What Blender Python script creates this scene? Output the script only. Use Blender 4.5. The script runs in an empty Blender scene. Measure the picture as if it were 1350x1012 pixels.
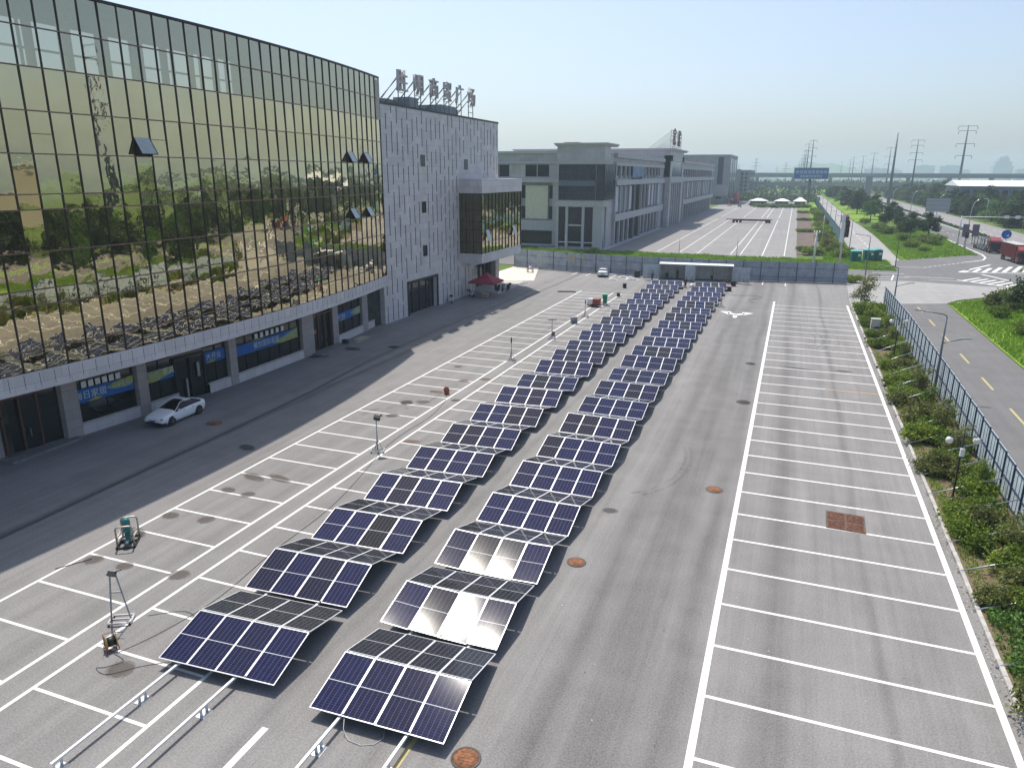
import bpy, bmesh, math, random
from mathutils import Vector, Matrix, Euler, noise
random.seed(7)
rnd = random.random
S = bpy.context.scene
COL = S.collection
R = math.radians

# ------------------------------------------------------------------ object helpers
class MB:
    """collects boxes, bars, tubes and polygons, linked as ONE mesh object"""
    def __init__(self):
        self.v = []; self.f = []; self.m = []; self.sm = []
    def add(self, vs, fs, m=0, smooth=False):
        o = len(self.v)
        self.v += [tuple(p) for p in vs]
        for f in fs:
            self.f.append(tuple(i + o for i in f)); self.m.append(m); self.sm.append(smooth)
        return self
    def box(self, x0, x1, y0, y1, z0, z1, m=0):
        vs = [(x0,y0,z0),(x1,y0,z0),(x1,y1,z0),(x0,y1,z0),(x0,y0,z1),(x1,y0,z1),(x1,y1,z1),(x0,y1,z1)]
        return self.add(vs, [(0,3,2,1),(4,5,6,7),(0,1,5,4),(1,2,6,5),(2,3,7,6),(3,0,4,7)], m)
    def obox(self, c, size, rot, m=0):
        sx, sy, sz = (s/2 for s in size)
        M = rot.to_matrix() if isinstance(rot, Euler) else rot
        vs = [Vector(c) + M @ Vector((x*sx, y*sy, z*sz)) for z in (-1,1) for x, y in ((-1,-1),(1,-1),(1,1),(-1,1))]
        return self.add(vs, [(0,3,2,1),(4,5,6,7),(0,1,5,4),(1,2,6,5),(2,3,7,6),(3,0,4,7)], m)
    def bar(self, p, q, w, h=None, m=0):
        h = h or w
        p, q = Vector(p), Vector(q); d = q - p
        if d.length < 1e-6: return self
        z = d.normalized(); up = Vector((0,0,1)) if abs(z.z) < .95 else Vector((0,1,0))
        x = up.cross(z).normalized(); y = z.cross(x)
        vs = [c + x*(a*w/2) + y*(b*h/2) for c in (p, q) for a, b in ((-1,-1),(1,-1),(1,1),(-1,1))]
        return self.add(vs, [(0,3,2,1),(4,5,6,7),(0,1,5,4),(1,2,6,5),(2,3,7,6),(3,0,4,7)], m)
    def tube(self, pts, r, n=8, m=0, cap=True):
        pts = [Vector(p) for p in pts]
        rs = r if isinstance(r, (list, tuple)) else [r]*len(pts)
        o = len(self.v); ref = None
        for i, p in enumerate(pts):
            d = (pts[min(i+1, len(pts)-1)] - pts[max(i-1, 0)]).normalized()
            if ref is None or abs(ref.dot(d)) > .95:
                ref = Vector((0,0,1)) if abs(d.z) < .9 else Vector((1,0,0))
            x = ref.cross(d).normalized(); y = d.cross(x)
            for k in range(n):
                a = 2*math.pi*k/n
                self.v.append(tuple(p + x*(math.cos(a)*rs[i]) + y*(math.sin(a)*rs[i])))
        for i in range(len(pts)-1):
            for k in range(n):
                k2 = (k+1) % n
                self.f.append((o+i*n+k, o+i*n+k2, o+(i+1)*n+k2, o+(i+1)*n+k)); self.m.append(m); self.sm.append(True)
        if cap:
            self.f.append(tuple(o+k for k in reversed(range(n)))); self.m.append(m); self.sm.append(False)
            e = o+(len(pts)-1)*n
            self.f.append(tuple(e+k for k in range(n))); self.m.append(m); self.sm.append(False)
        return self
    def cyl(self, x, y, z0, z1, r, n=16, m=0, r1=None):
        return self.tube([(x,y,z0),(x,y,z1)], [r, r if r1 is None else r1], n, m)
    def lathe(self, x, y, prof, n=16, m=0):
        o = len(self.v)
        for r, z in prof:
            for k in range(n):
                a = 2*math.pi*k/n; self.v.append((x+r*math.cos(a), y+r*math.sin(a), z))
        for i in range(len(prof)-1):
            for k in range(n):
                k2 = (k+1) % n
                self.f.append((o+i*n+k, o+i*n+k2, o+(i+1)*n+k2, o+(i+1)*n+k)); self.m.append(m); self.sm.append(True)
        return self
    def poly(self, pts, m=0):
        return self.add(pts, [tuple(range(len(pts)))], m)
    def prism(self, pts2, z0, z1, m=0):
        n = len(pts2)
        vs = [(x,y,z0) for x,y in pts2] + [(x,y,z1) for x,y in pts2]
        fs = [tuple(reversed(range(n))), tuple(range(n, 2*n))] + [(i,(i+1)%n,n+(i+1)%n,n+i) for i in range(n)]
        return self.add(vs, fs, m)
    def build_each(self, name, mats, parent=None, shift=(0,0,0)):
        """every connected piece becomes an object of its own"""
        par = list(range(len(self.v)))
        def find(a):
            while par[a] != a: par[a] = par[par[a]]; a = par[a]
            return a
        for f in self.f:
            for i in f[1:]: par[find(i)] = find(f[0])
        grp = {}
        for k, f in enumerate(self.f): grp.setdefault(find(f[0]), []).append(k)
        out = []
        for ks in grp.values():
            ids = {}; b = MB()
            for k in ks:
                b.f.append(tuple(ids.setdefault(i, len(ids)) for i in self.f[k])); b.m.append(self.m[k]); b.sm.append(self.sm[k])
            b.v = [self.v[i] for i in ids]; out.append(b.build(name, mats, parent))
        return out
    def mesh(self, name, mats):
        me = bpy.data.meshes.new(name)
        me.from_pydata(self.v, [], self.f)
        for mt in (mats if isinstance(mats, (list, tuple)) else [mats]): me.materials.append(mt)
        me.polygons.foreach_set('material_index', self.m)
        me.polygons.foreach_set('use_smooth', self.sm)
        me.validate(); me.update()
        return me
    def build(self, name, mats, parent=None, loc=(0,0,0), rot=(0,0,0)):
        return link(name, self.mesh(name, mats), parent, loc, rot)

def link(name, data, parent=None, loc=(0,0,0), rot=(0,0,0), scale=(1,1,1)):
    o = bpy.data.objects.new(name, data); COL.objects.link(o)
    o.location = loc; o.rotation_euler = rot; o.scale = scale
    if parent: o.parent = parent
    return o
def tag(o, label=None, cat=None, group=None, kind=None):
    for k, v in (('label',label),('category',cat),('group',group),('kind',kind)):
        if v: o[k] = v
    return o
def thing(name, label, cat, loc=(0,0,0), rz=0, group=None):
    return tag(link(name, None, None, loc, (0,0,rz)), label, cat, group)
def struct(name, mb, mats, kind='structure'):
    return tag(mb.build(name, mats), kind=kind)
KIDS = {}
def kids(o):
    return [c for c in bpy.data.objects if c.parent == o]
def copy_tree(o, parent=None, loc=None, rz=None, sc=None, label=None, group=None):
    c = o.copy(); COL.objects.link(c)
    if parent: c.parent = parent
    if loc is not None: c.location = loc
    if rz is not None: c.rotation_euler[2] = rz
    if sc is not None: c.scale = sc if isinstance(sc, tuple) else (sc,)*3
    if label: c['label'] = label
    if group: c['group'] = group
    for ch in KIDS.setdefault(o.name, kids(o)): copy_tree(ch, c)
    return c
def text_mesh(txt, size, extrude=0.0, align='CENTER'):
    cu = bpy.data.curves.new('lettering', 'FONT'); cu.body = txt; cu.size = size; cu.extrude = extrude
    cu.align_x = align; cu.align_y = 'CENTER'; cu.resolution_u = 2
    ob = bpy.data.objects.new('lettering', cu); COL.objects.link(ob)
    dg = bpy.context.evaluated_depsgraph_get(); dg.update()
    me = bpy.data.meshes.new_from_object(ob.evaluated_get(dg))
    bpy.data.objects.remove(ob); me.materials.clear()
    return me
def facing_x():      # lettering that faces +x, read along +y, up = z
    return (R(90), 0, R(90))

# ------------------------------------------------------------------ materials
class N:
    def __init__(self, name):
        self.mat = bpy.data.materials.new(name); self.mat.use_nodes = True
        self.t = self.mat.node_tree; self.bsdf = self.t.nodes['Principled BSDF']; self.out = self.t.nodes['Material Output']
    def n(self, typ, **kw):
        nd = self.t.nodes.new('ShaderNode'+typ)
        for k, v in kw.items():
            if k.startswith('i_'):
                key = k[2:]; key = int(key) if key.isdigit() else key.replace('_',' ')
                nd.inputs[key].default_value = v
            else: setattr(nd, k, v)
        return nd
    def l(self, a, b): self.t.links.new(a, b)
    def math(self, op, a, b=None, c=None, clamp=False):
        nd = self.n('Math', operation=op, use_clamp=clamp)
        for i, x in enumerate((a, b, c)):
            if x is None: continue
            if isinstance(x, (int, float)): nd.inputs[i].default_value = x
            else: self.l(x, nd.inputs[i])
        return nd.outputs[0]
    def mix(self, fac, a, b, mode='MIX'):
        nd = self.n('Mix', data_type='RGBA', blend_type=mode)
        for s, x in ((nd.inputs[0], fac), (nd.inputs[6], a), (nd.inputs[7], b)):
            if isinstance(x, (int, float)): s.default_value = x
            elif isinstance(x, tuple): s.default_value = x if len(x) == 4 else x + (1,)
            else: self.l(x, s)
        return nd.outputs[2]
    def ramp(self, fac, stops):
        nd = self.n('ValToRGB'); e = nd.color_ramp.elements
        while len(e) < len(stops): e.new(.5)
        for el, (p, c) in zip(e, stops): el.position = p; el.color = (c if isinstance(c, tuple) else (c,c,c)) + (1,)
        self.l(fac, nd.inputs[0]); return nd.outputs[0]
    def coords(self, scale=(1,1,1), kind='Object'):
        tc = self.n('TexCoord'); mp = self.n('Mapping'); mp.inputs['Scale'].default_value = scale
        self.l(tc.outputs[kind], mp.inputs[0]); return mp.outputs[0]
    def noise(self, vec, scale, detail=4, rough=.55, dist=0):
        nd = self.n('TexNoise'); nd.inputs['Scale'].default_value = scale; nd.inputs['Detail'].default_value = detail
        nd.inputs['Roughness'].default_value = rough; nd.inputs['Distortion'].default_value = dist
        self.l(vec, nd.inputs['Vector']); return nd.outputs[0]
    def base(self, col):
        s = self.bsdf.inputs['Base Color']
        if isinstance(col, tuple): s.default_value = col if len(col) == 4 else col + (1,)
        else: self.l(col, s)
    def set(self, rough=.6, metal=0., spec=.5):
        self.bsdf.inputs['Roughness'].default_value = rough; self.bsdf.inputs['Metallic'].default_value = metal
        self.bsdf.inputs['Specular IOR Level'].default_value = spec; return self
    def bump(self, h, strength=.2, dist=.02):
        nd = self.n('Bump'); nd.inputs['Strength'].default_value = strength; nd.inputs['Distance'].default_value = dist
        self.l(h, nd.inputs['Height']); self.l(nd.outputs[0], self.bsdf.inputs['Normal'])

MATS = {}
def plain(name, col, rough=.6, metal=0., var=.12, scale=3., spec=.5, bump=0):
    """one colour broken up by soft dirt and wear"""
    if name in MATS: return MATS[name]
    n = N(name); n.set(rough, metal, spec)
    f = n.noise(n.coords(), scale, 5, .6)
    lo = tuple(c*(1-var*1.6) for c in col); hi = tuple(min(1, c*(1+var)) for c in col)
    n.base(n.ramp(f, [(.3, lo), (.7, hi)]))
    if bump: n.bump(n.noise(n.coords(), scale*12, 3), bump, .01)
    MATS[name] = n.mat; return n.mat
def leaf_mat(name, dark, mid, light, scale=.8):
    n = N(name); n.set(.55, 0, .3)
    geo = n.n('NewGeometry'); oi = n.n('ObjectInfo')
    f = n.noise(n.coords(), scale, 3, .6)
    f = n.math('ADD', n.math('MULTIPLY', f, .75), n.math('MULTIPLY', geo.outputs['Random Per Island'], .28))
    f = n.math('ADD', f, n.math('MULTIPLY', n.math('SUBTRACT', oi.outputs['Random'], .5), .22))
    col = n.ramp(f, [(.28, dark), (.5, mid), (.78, light)])
    n.base(col)
    tr = n.n('BsdfTranslucent'); n.l(col, tr.inputs['Color'])
    mx = n.n('MixShader'); mx.inputs[0].default_value = .34
    n.l(n.bsdf.outputs[0], mx.inputs[1]); n.l(tr.outputs[0], mx.inputs[2]); n.l(mx.outputs[0], n.out.inputs['Surface'])
    MATS[name] = n.mat; return n.mat

def band(n, x, x0, w):      # soft bump centred on x0
    d = n.math('DIVIDE', n.math('SUBTRACT', x, x0), w)
    return n.math('POWER', 2.718, n.math('MULTIPLY', n.math('MULTIPLY', d, d), -1.))

def asphalt(name, col, streak=1., fine=1., bands=()):
    n = N(name); n.set(.85, 0, .3)
    tc = n.n('TexCoord'); P = tc.outputs['Object']
    sx = n.n('SeparateXYZ'); n.l(P, sx.inputs[0])
    big = n.noise(P, .06, 4, .55)
    mid = n.noise(P, .5, 5, .6)
    grain = n.noise(P, 14, 2, .7)
    st = n.noise(n.coords((1.1, .035, 1)), 1., 4, .6, .6)
    st2 = n.noise(n.coords((3.2, .06, 1)), 1., 4, .65, .8)
    v = n.math('ADD', n.math('MULTIPLY', n.math('SUBTRACT', big, .5), .34), 1.)
    v = n.math('ADD', v, n.math('MULTIPLY', n.math('SUBTRACT', mid, .5), .42))
    v = n.math('ADD', v, n.math('MULTIPLY', n.math('SUBTRACT', grain, .5), 1.15*fine))
    v = n.math('ADD', v, n.math('MULTIPLY', n.math('SUBTRACT', st, .5), .5*streak))
    v = n.math('ADD', v, n.math('MULTIPLY', n.math('SUBTRACT', st2, .5), .4*streak))
    wob = n.math('MULTIPLY', n.math('SUBTRACT', n.noise(n.coords((0, .045, 0)), 1., 2), .5), 1.6)
    X = n.math('ADD', sx.outputs[0], wob)
    for x0, w, a in bands:
        g = n.math('MULTIPLY', band(n, X, x0, w), n.math('MULTIPLY', n.math('ADD', st2, .35), a))
        v = n.math('SUBTRACT', v, g)
    v = n.math('MAXIMUM', v, .25)
    mx = n.n('VectorMath', operation='SCALE'); mx.inputs[0].default_value = col; n.l(v, mx.inputs['Scale'])
    n.base(mx.outputs[0]); n.bump(grain, .25, .01)
    MATS[name] = n.mat; return n.mat

M_LOT = asphalt('lot_asphalt', (.208,.203,.200), 1., 1., [(1.0,.6,.30),(4.9,.22,.26),(-4.3,1.3,.34),(-6.3,.5,.3),(-2.2,.5,.30),(-26.3,.4,.12),(-22.6,.5,.08),(-36.6,.35,.42),(-15.3,.4,.14),(-39.,1.6,.12)])
M_ROAD = asphalt('road_asphalt', (.150,.148,.150), .55, .7)
M_LOT2 = asphalt('far_lot_asphalt', (.235,.228,.226), .5, .7)
M_CONC = asphalt('apron_concrete', (.30,.295,.29), .35, .6)
M_PALE = asphalt('pale_concrete', (.55,.52,.46), .2, .4)
def paint(name, col, wear):
    n = N(name); n.set(.7)
    f = n.noise(n.coords(), 3.5, 6, .75); g = n.noise(n.coords(), 40, 3, .7)
    w = n.math('ADD', f, n.math('MULTIPLY', n.math('SUBTRACT', g, .5), .5))
    n.base(n.ramp(w, [(.0, tuple(c*.45 for c in col)), (wear, tuple(c*.8 for c in col)), (wear+.18, col)]))
    MATS[name] = n.mat; return n.mat
M_WHITE = paint('white_road_paint', (.74,.74,.72), .3)
M_WORN = paint('worn_road_paint', (.60,.60,.58), .36)
M_YEL = paint('yellow_road_paint', (.46,.38,.17), .36)
M_ORANGE = paint('orange_road_paint', (.58,.33,.12), .34)

def ground_mat(name, a, b, c, scale):
    n = N(name); n.set(.95, 0, .1)
    P = n.coords(); f = n.noise(P, scale, 6, .65); g = n.noise(P, scale*9, 4, .7)
    n.base(n.ramp(n.math('ADD', n.math('MULTIPLY', f, .7), n.math('MULTIPLY', g, .3)), [(.34, a), (.5, b), (.66, c)]))
    n.bump(g, .6, .08); MATS[name] = n.mat; return n.mat
M_TERR = ground_mat('meadow_ground', (.06,.095,.025), (.095,.15,.035), (.15,.18,.06), .05)
M_GRASS = ground_mat('lawn_ground', (.10,.18,.025), (.17,.28,.035), (.24,.35,.06), .35)
M_DIRT = ground_mat('bed_soil', (.10,.075,.05), (.17,.13,.09), (.13,.14,.05), .5)
M_PLOT = ground_mat('bare_plot_soil', (.11,.085,.075), (.15,.12,.105), (.19,.155,.135), .25)

M_METAL = plain('galvanised_steel', (.55,.57,.60), .35, .9, .08)
M_ALU = plain('white_aluminium', (.80,.81,.82), .35, .15, .04)
M_DARKM = plain('dark_painted_steel', (.03,.03,.034), .45, .3, .2)
M_GREYM = plain('grey_painted_steel', (.28,.30,.33), .5, .3, .1)
M_BLACK = plain('black_plastic', (.015,.015,.017), .5)
M_RUBBER = plain('tyre_rubber', (.018,.018,.018), .8)
M_WPAINT = plain('white_car_paint', (.78,.79,.80), .18, 0, .03)
M_RED = plain('red_truck_paint', (.095,.009,.014), .35, 0, .15)
M_CGLASS = plain('dark_car_glass', (.006,.007,.009), .08, 0, .1, spec=.35)
M_WHITEP = plain('white_plastic', (.75,.75,.74), .45, 0, .05)
M_CHROME = plain('alloy_metal', (.6,.6,.62), .25, .9, .05)
M_BARK = plain('tree_bark', (.085,.065,.05), .9, 0, .3, 6)
# ------------------------------------------------------------------ camera, sun, sky
cam = bpy.data.cameras.new('camera'); co = link('camera', cam); S.camera = co
cam.sensor_width = 36; cam.lens = 956.564/1350*36; cam.clip_start = .5; cam.clip_end = 20000
yaw, pitch, roll = R(20.6714), R(16.1202), R(.24825)
Fv = Vector((-math.sin(yaw)*math.cos(pitch), math.cos(yaw)*math.cos(pitch), -math.sin(pitch)))
Rv = Vector((math.cos(yaw), math.sin(yaw), 0)); Uv = Rv.cross(Fv)
R2 = Rv*math.cos(roll) + Uv*math.sin(roll); U2 = -Rv*math.sin(roll) + Uv*math.cos(roll)
M3 = Matrix((R2, U2, -Fv)).transposed()
co.matrix_world = Matrix.Translation((0,0,18)) @ M3.to_4x4()

sunv = Vector((-.35, .424, 1.)).normalized()          # towards the sun
SUN_EL = math.asin(sunv.z)
sl = bpy.data.lights.new('sun', 'SUN'); sl.energy = 3.8; sl.angle = R(.53); sl.color = (1., .935, .83)
so = link('sun', sl, None, (0,0,60)); so.rotation_euler = sunv.to_track_quat('Z', 'Y').to_euler()
W = bpy.data.worlds.new('World'); S.world = W; W.use_nodes = True
nt = W.node_tree; bg = nt.nodes['Background']
sky = nt.nodes.new('ShaderNodeTexSky'); sky.sky_type = 'NISHITA'; sky.sun_disc = False
sky.sun_elevation = SUN_EL; sky.sun_rotation = math.atan2(sunv.x, sunv.y)
sky.altitude = 0; sky.air_density = 1.0; sky.dust_density = 2.3; sky.ozone_density = 4.2
hs = nt.nodes.new('ShaderNodeHueSaturation'); hs.inputs['Saturation'].default_value = .84
nt.links.new(sky.outputs[0], hs.inputs['Color']); nt.links.new(hs.outputs[0], bg.inputs['Color']); bg.inputs['Strength'].default_value = .124
vs = S.view_settings; vs.view_transform = 'Standard'; vs.look = 'None'; vs.exposure = .42; vs.gamma = 1
S.cycles.max_bounces = 8; S.cycles.volume_bounces = 1
S.cycles.sample_clamp_indirect = 6
# ------------------------------------------------------------------ ground, roads, markings
def rect(mb, x0, x1, y0, y1, z, m=0): mb.poly([(x0,y0,z),(x1,y0,z),(x1,y1,z),(x0,y1,z)], m)
g = MB(); rect(g, -5000, 5000, -600, 9000, -.10); struct('terrain', g, M_TERR)
g = MB(); g.poly([(-52,-45,0),(9.05,-45,0),(9.05,117,0),(9.9,139,0),(-52,139,0)]); struct('parking_lot', g, M_LOT)
g = MB(); g.poly([(9.05,117,-.004),(13.3,117.5,-.004),(22.4,121.5,-.004),(24.5,125.5,-.004),(35,136.5,-.004),(52,152,-.004),(36,143,-.004),(20,146,-.004),(9.9,142.2,-.004)]); struct('apron', g, M_CONC)
g = MB(); g.poly([(13.45,-45,-.008),(22.4,-45,-.008),(22.4,121.5,-.008),(13.45,121.5,-.008)]); struct('road', g, M_ROAD)
g = MB(); g.poly([(-90,141.5,-.012),(9.9,142.2,-.012),(20,146.2,-.012),(36,143.2,-.012),(60,128,-.012),(72,128,-.012),(72,182,-.012),(43.2,182,-.012),(39.6,199,-.012),(23.7,182,-.012),(22,181,-.012),(20.2,163.8,-.012),(11,159,-.012),(-90,158,-.012)]); struct('cross_road', g, M_ROAD)
g = MB(); g.poly([(14.6,166,-.016),(22.8,173,-.016),(24.5,260,-.016),(23,345,-.016),(22.6,760,-.016),(16.8,760,-.016),(15.2,352,-.016),(14.3,210,-.016)]); struct('side_road', g, M_CONC)
g = MB(); g.poly([(22,181,-.014),(43.4,180,-.014),(43.4,330,-.014),(42.9,330,-.014),(41.6,223,-.014),(39.2,200.5,-.014),(24,183,-.014)]); struct('slip_lane', g, M_ROAD)
g = MB(); g.poly([(38,-80,-.02),(53.2,-80,-.02),(53.2,182,-.02),(38,150,-.02)]); g.poly([(55.8,-80,-.02),(70.6,-80,-.02),(70.6,182,-.02),(55.8,182,-.02)]); struct('carriageway', g, M_ROAD)
g = MB(); rect(g, 43.2, 53.2, 182, 1500, -.02); struct('carriageway', g, M_ROAD)
g = MB(); rect(g, 55.8, 70.6, 182, 1500, -.02); struct('carriageway', g, M_LOT2)
g = MB(); rect(g, -44.4, 1.6, 175.8, 560, -.014); struct('far_parking_lot', g, M_LOT2)
g = MB(); g.poly([(-52,119.5,.006),(-44.6,119.5,.006),(-41.6,121,.006),(-46.5,138,.006),(-52,138.2,.006)]); struct('concrete_yard', g, M_PALE)
# grass areas and beds
g = MB(); g.poly([(-90,158.2,.0),(11,159,.0),(20,164,.0),(20.8,180,.0),(14.2,203,.0),(13.2,230,.0),(8,230,.0),(8,175.6,.0),(-90,175.6,.0)]); struct('grass_verge', g, M_GRASS)
g = MB(); g.poly([(24,183,0),(39.3,200,0),(41.8,223,0),(43,272,0),(43,318,0),(30,300,0),(24.6,300,0)]); struct('traffic_island', g, M_GRASS)
g = MB(); g.poly([(23.6,332,0),(42.9,330,0),(42.9,1200,0),(23,1200,0)]); struct('traffic_island', g, M_GRASS)
g = MB(); g.poly([(22.5,-45,0),(37,-45,0),(37,134,0),(34,134,0),(24.3,124,0),(22.5,120,0)]); struct('grass_field', g, M_GRASS)
g = MB(); rect(g, 1.6, 7.2, 187, 440, 0.0); struct('bare_plot', g, M_PLOT)
g = MB(); g.poly([(7.2,230,-.01),(12.6,230,-.01),(12.6,560,-.01),(7.2,560,-.01)]); g.poly([(1.6,440,-.01),(7.2,440,-.01),(7.2,560,-.01),(1.6,560,-.01)]); struct('grass_verge', g, M_GRASS)
g = MB(); g.poly([(53.2,-80,0),(55.8,-80,0),(55.8,1500,0),(53.2,1500,0)]); struct('median_bed', g, M_GRASS)
g = MB(); rect(g, 9.26, 13.45, 12, 116.5, .05); struct('planting_bed', g, M_DIRT)
g = MB()
y = 12.
while y < 116:
    L = 1.0; j = random.uniform(-.015, .015)
    if rnd() > .06: g.box(9.06+j, 9.24+j, y, y+L-.02, -.02, .13)
    y += L
struct('kerb', g, plain('kerb_stone', (.42,.41,.39), .8, 0, .2, 2))
# painted lines of the near lot
z = .006
g = MB()
rect(g, -1.48, -1.22, -10, 113.6, z); rect(g, 8.43, 8.68, -10, 114, z)
k = -8
while True:
    y = 23.04 + 3.125*k
    if y > 112: break
    if y > 0:
        w = .075
        if k == 14: g.poly([(-1.22,y-w,z),(4.2,y-w,z),(4.2,y+w,z),(-1.22,y+w,z)])
        else: rect(g, -1.22, 8.43, y-w, y+w, z)
    k += 1
struct('bay_lines', g, M_WHITE)
g = MB(); y = 23.04+3.125*14; rect(g, 4.2, 8.43, y-.07, y+.07, z); struct('bay_line_orange', g, M_ORANGE)
g = MB()
rect(g, -30.78, -30.62, -5, 113, z); rect(g, -25.5, -25.34, -5, 112.6, z); rect(g, -24.18, -24.02, -5, 112.2, z)
rect(g, -18.78, -18.62, -5, 20.5, z)
for k in range(-4, 37):
    y = 14.5 + 2.695*k
    if y < 2: continue
    rect(g, -30.62, -25.5, y-.065, y+.065, z)
    rect(g, -24.02, -18.78, y+.2-.065, y+.2+.065, z)
struct('bay_lines', g, M_WHITE)
g = MB(); rect(g, -15.05, -14.8, 6, 16.1, z); struct('lane_line', g, M_WHITE)
g = MB(); rect(g, -10.05, -9.88, 4, 19, z); struct('lane_line_yellow', g, M_YEL)
# two-headed arrow
def at(cx, cy, pts, ang=0):
    c, s = math.cos(ang), math.sin(ang); return [(cx+c*x-s*y, cy+s*x+c*y, z) for x, y in pts]
g = MB(); ax, ay = -5.9, 100.6
g.poly(at(ax, ay, [(-.22,-2.3),(.22,-2.3),(.3,.1),(-.3,.1)]))
for s in (-1, 1):
    p = [(0,-.5),(s*1.1,.55),(s*1.1,1.5),(0,.6)]; g.poly(at(ax, ay, p if s > 0 else p[::-1]))
    p = [(s*.95,-.1),(s*2.2,1.9),(s*.7,2.2)]; g.poly(at(ax, ay, p if s > 0 else p[::-1]))
struct('turn_arrow', g, M_WHITE)
g = MB()
for x0, x1, y0, y1 in ((-37.6,-37.4,131,134.5),(-34.9,-34.7,130.5,134.5),(-29.9,-29.7,128,134.5),(-3.9,-3.7,131,135),(-.2,0,131,135),(-27.,-26.8,128.5,134.2)): rect(g, x0, x1, y0, y1, z)
struct('bay_lines', g, M_WORN)
# yellow dashes of the road, white marks of the crossing
g = MB()
for i in range(-1, 10):
    y = 62.0 + (i-4)*10.05
    rect(g, 17.85, 18.05, y, y+4.4, -.002)
struct('lane_dashes', g, M_YEL)
g = MB(); zz = -.004
for i in range(20): y = 178 + i*9.; rect(g, 19.1, 19.3, y, y+4, zz-.004)
rect(g, 43.0, 43.35, 226, 700, zz)
cur = [(43.1,226),(43.1,212),(43.0,203),(42.3,196),(40.6,190),(38.2,186.5),(35.8,183.6)]
for (xa,ya),(xb,yb) in zip(cur, cur[1:]):
    d = Vector((xb-xa, yb-ya)).normalized(); nx, ny = -d.y*.18, d.x*.18
    g.poly([(xa-nx,ya-ny,zz),(xb-nx,yb-ny,zz),(xb+nx,yb+ny,zz),(xa+nx,ya+ny,zz)])
for i in range(9):
    a = i/9.; xa, ya = 35.5-10*a, 183-14*a
    if i % 1 == 0: g.poly([(xa,ya,zz),(xa-.75,ya-1.1,zz),(xa-.55,ya-1.25,zz),(xa+.2,ya-.15,zz)])
rect(g, 38.6, 38.9, -80, 138, zz-.006); rect(g, 52.6, 52.9, -80, 182, zz-.006); rect(g, 56.2, 56.5, -80, 182, zz-.006)
for i in range(31): y = -80+i*8.; rect(g, 45.4, 45.6, y, y+4, zz-.006); rect(g, 49, 49.2, y, y+4, zz-.006); rect(g, 60.4, 60.6, y, y+4, zz-.006); rect(g, 65.2, 65.4, y, y+4, zz-.006)
for i in range(120):
    y = 205+i*9.; rect(g, 48.1, 48.25, y, y+4, zz-.006); rect(g, 60.4, 60.55, y, y+4, zz-.006); rect(g, 65.2, 65.35, y, y+4, zz-.006)
# zebra-hatched islands of the crossing
def para(p, a, b): g.poly([(p[0],p[1],zz),(p[0]+a[0],p[1]+a[1],zz),(p[0]+a[0]+b[0],p[1]+a[1]+b[1],zz),(p[0]+b[0],p[1]+b[1],zz)])
for i in range(7): para((31.5+1.9*i, 163.3+.9*i), (2.3+.35*i, 6.+1.2*i), (.75,.0))
para((31.2,163.5),(12.5,3.0),(.05,.5)); para((31.2,164.2),(8.5,16.),(.5,-.1)); para((43.,166.5),(2.8,9.),(.6,0))
for i in range(8): para((29.4+1.05*i, 150.6-1.15*i), (3.6,5.2), (.55,-.12))
para((28.7,150.8),(9,-9.6),(.2,.5)); para((34.5,161.5),(2.6,-8),(.5,.1))
for p, a, b in (((13,150),(8,1.0),(0,.25)),((12,146.2),(7,1.4),(0,.22)),((20.5,152.2),(8,.6),(0,.25)),((24,149.0),(7,.3),(0,.22)),((15.4,155.8),(5.5,.8),(0,.25)),((21.5,168.5),(4.5,.9),(0,.25)),((17.5,146),(1.2,8),(.25,0))): para(p, a, b)
struct('crossing_marks', g, M_WHITE)
# far lot lines
g = MB(); zz2 = -.004
for x in (-30.2,-19.6-1.,-13.,-12.3+2.3-.8,-5.9): rect(g, x-.14, x+.14, 180, 330, zz2); rect(g, x-.14, x+.14, 345, 520, zz2)
rect(g, -25.1, -24.8, 181, 330, zz2); rect(g, -1.2,-.95,181,500,zz2)
for i in range(18):
    y = 183+i*5.2
    for x0 in (-24.6,-12.8): rect(g, x0, x0+5.2, y, y+.22, zz2)
    rect(g, -5.7, -1.3, y, y+.22, zz2)
struct('far_bay_lines', g, M_WORN)

# oil and rust stains, each a thin ragged film on the asphalt
def stain_mat(name, col):
    n = N(name); n.set(.7)
    P = n.coords(); d = n.n('VectorMath', operation='LENGTH'); n.l(P, d.inputs[0])
    r = n.math('ADD', d.outputs['Value'], n.math('MULTIPLY', n.math('SUBTRACT', n.noise(P, 2.6, 5, .7), .5), .9))
    al = n.ramp(r, [(.62, 1.), (.98, 0.)])
    n.base(n.ramp(n.noise(P, 5, 4), [(.3, tuple(c*.7 for c in col)), (.7, col)]))
    tr = n.n('BsdfTransparent'); mx = n.n('MixShader')
    n.l(n.math('MULTIPLY', al, .58), mx.inputs[0]); n.l(tr.outputs[0], mx.inputs[1]); n.l(n.bsdf.outputs[0], mx.inputs[2]); n.l(mx.outputs[0], n.out.inputs['Surface'])
    return n.mat
M_ST1 = stain_mat('brown_oil_stain', (.085,.062,.055)); M_ST2 = stain_mat('dark_oil_stain', (.05,.048,.047)); M_ST3 = stain_mat('rusty_stain', (.16,.075,.05))
sq = MB(); sq.poly([(-1.2,-1.2,0),(1.2,-1.2,0),(1.2,1.2,0),(-1.2,1.2,0)])
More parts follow.
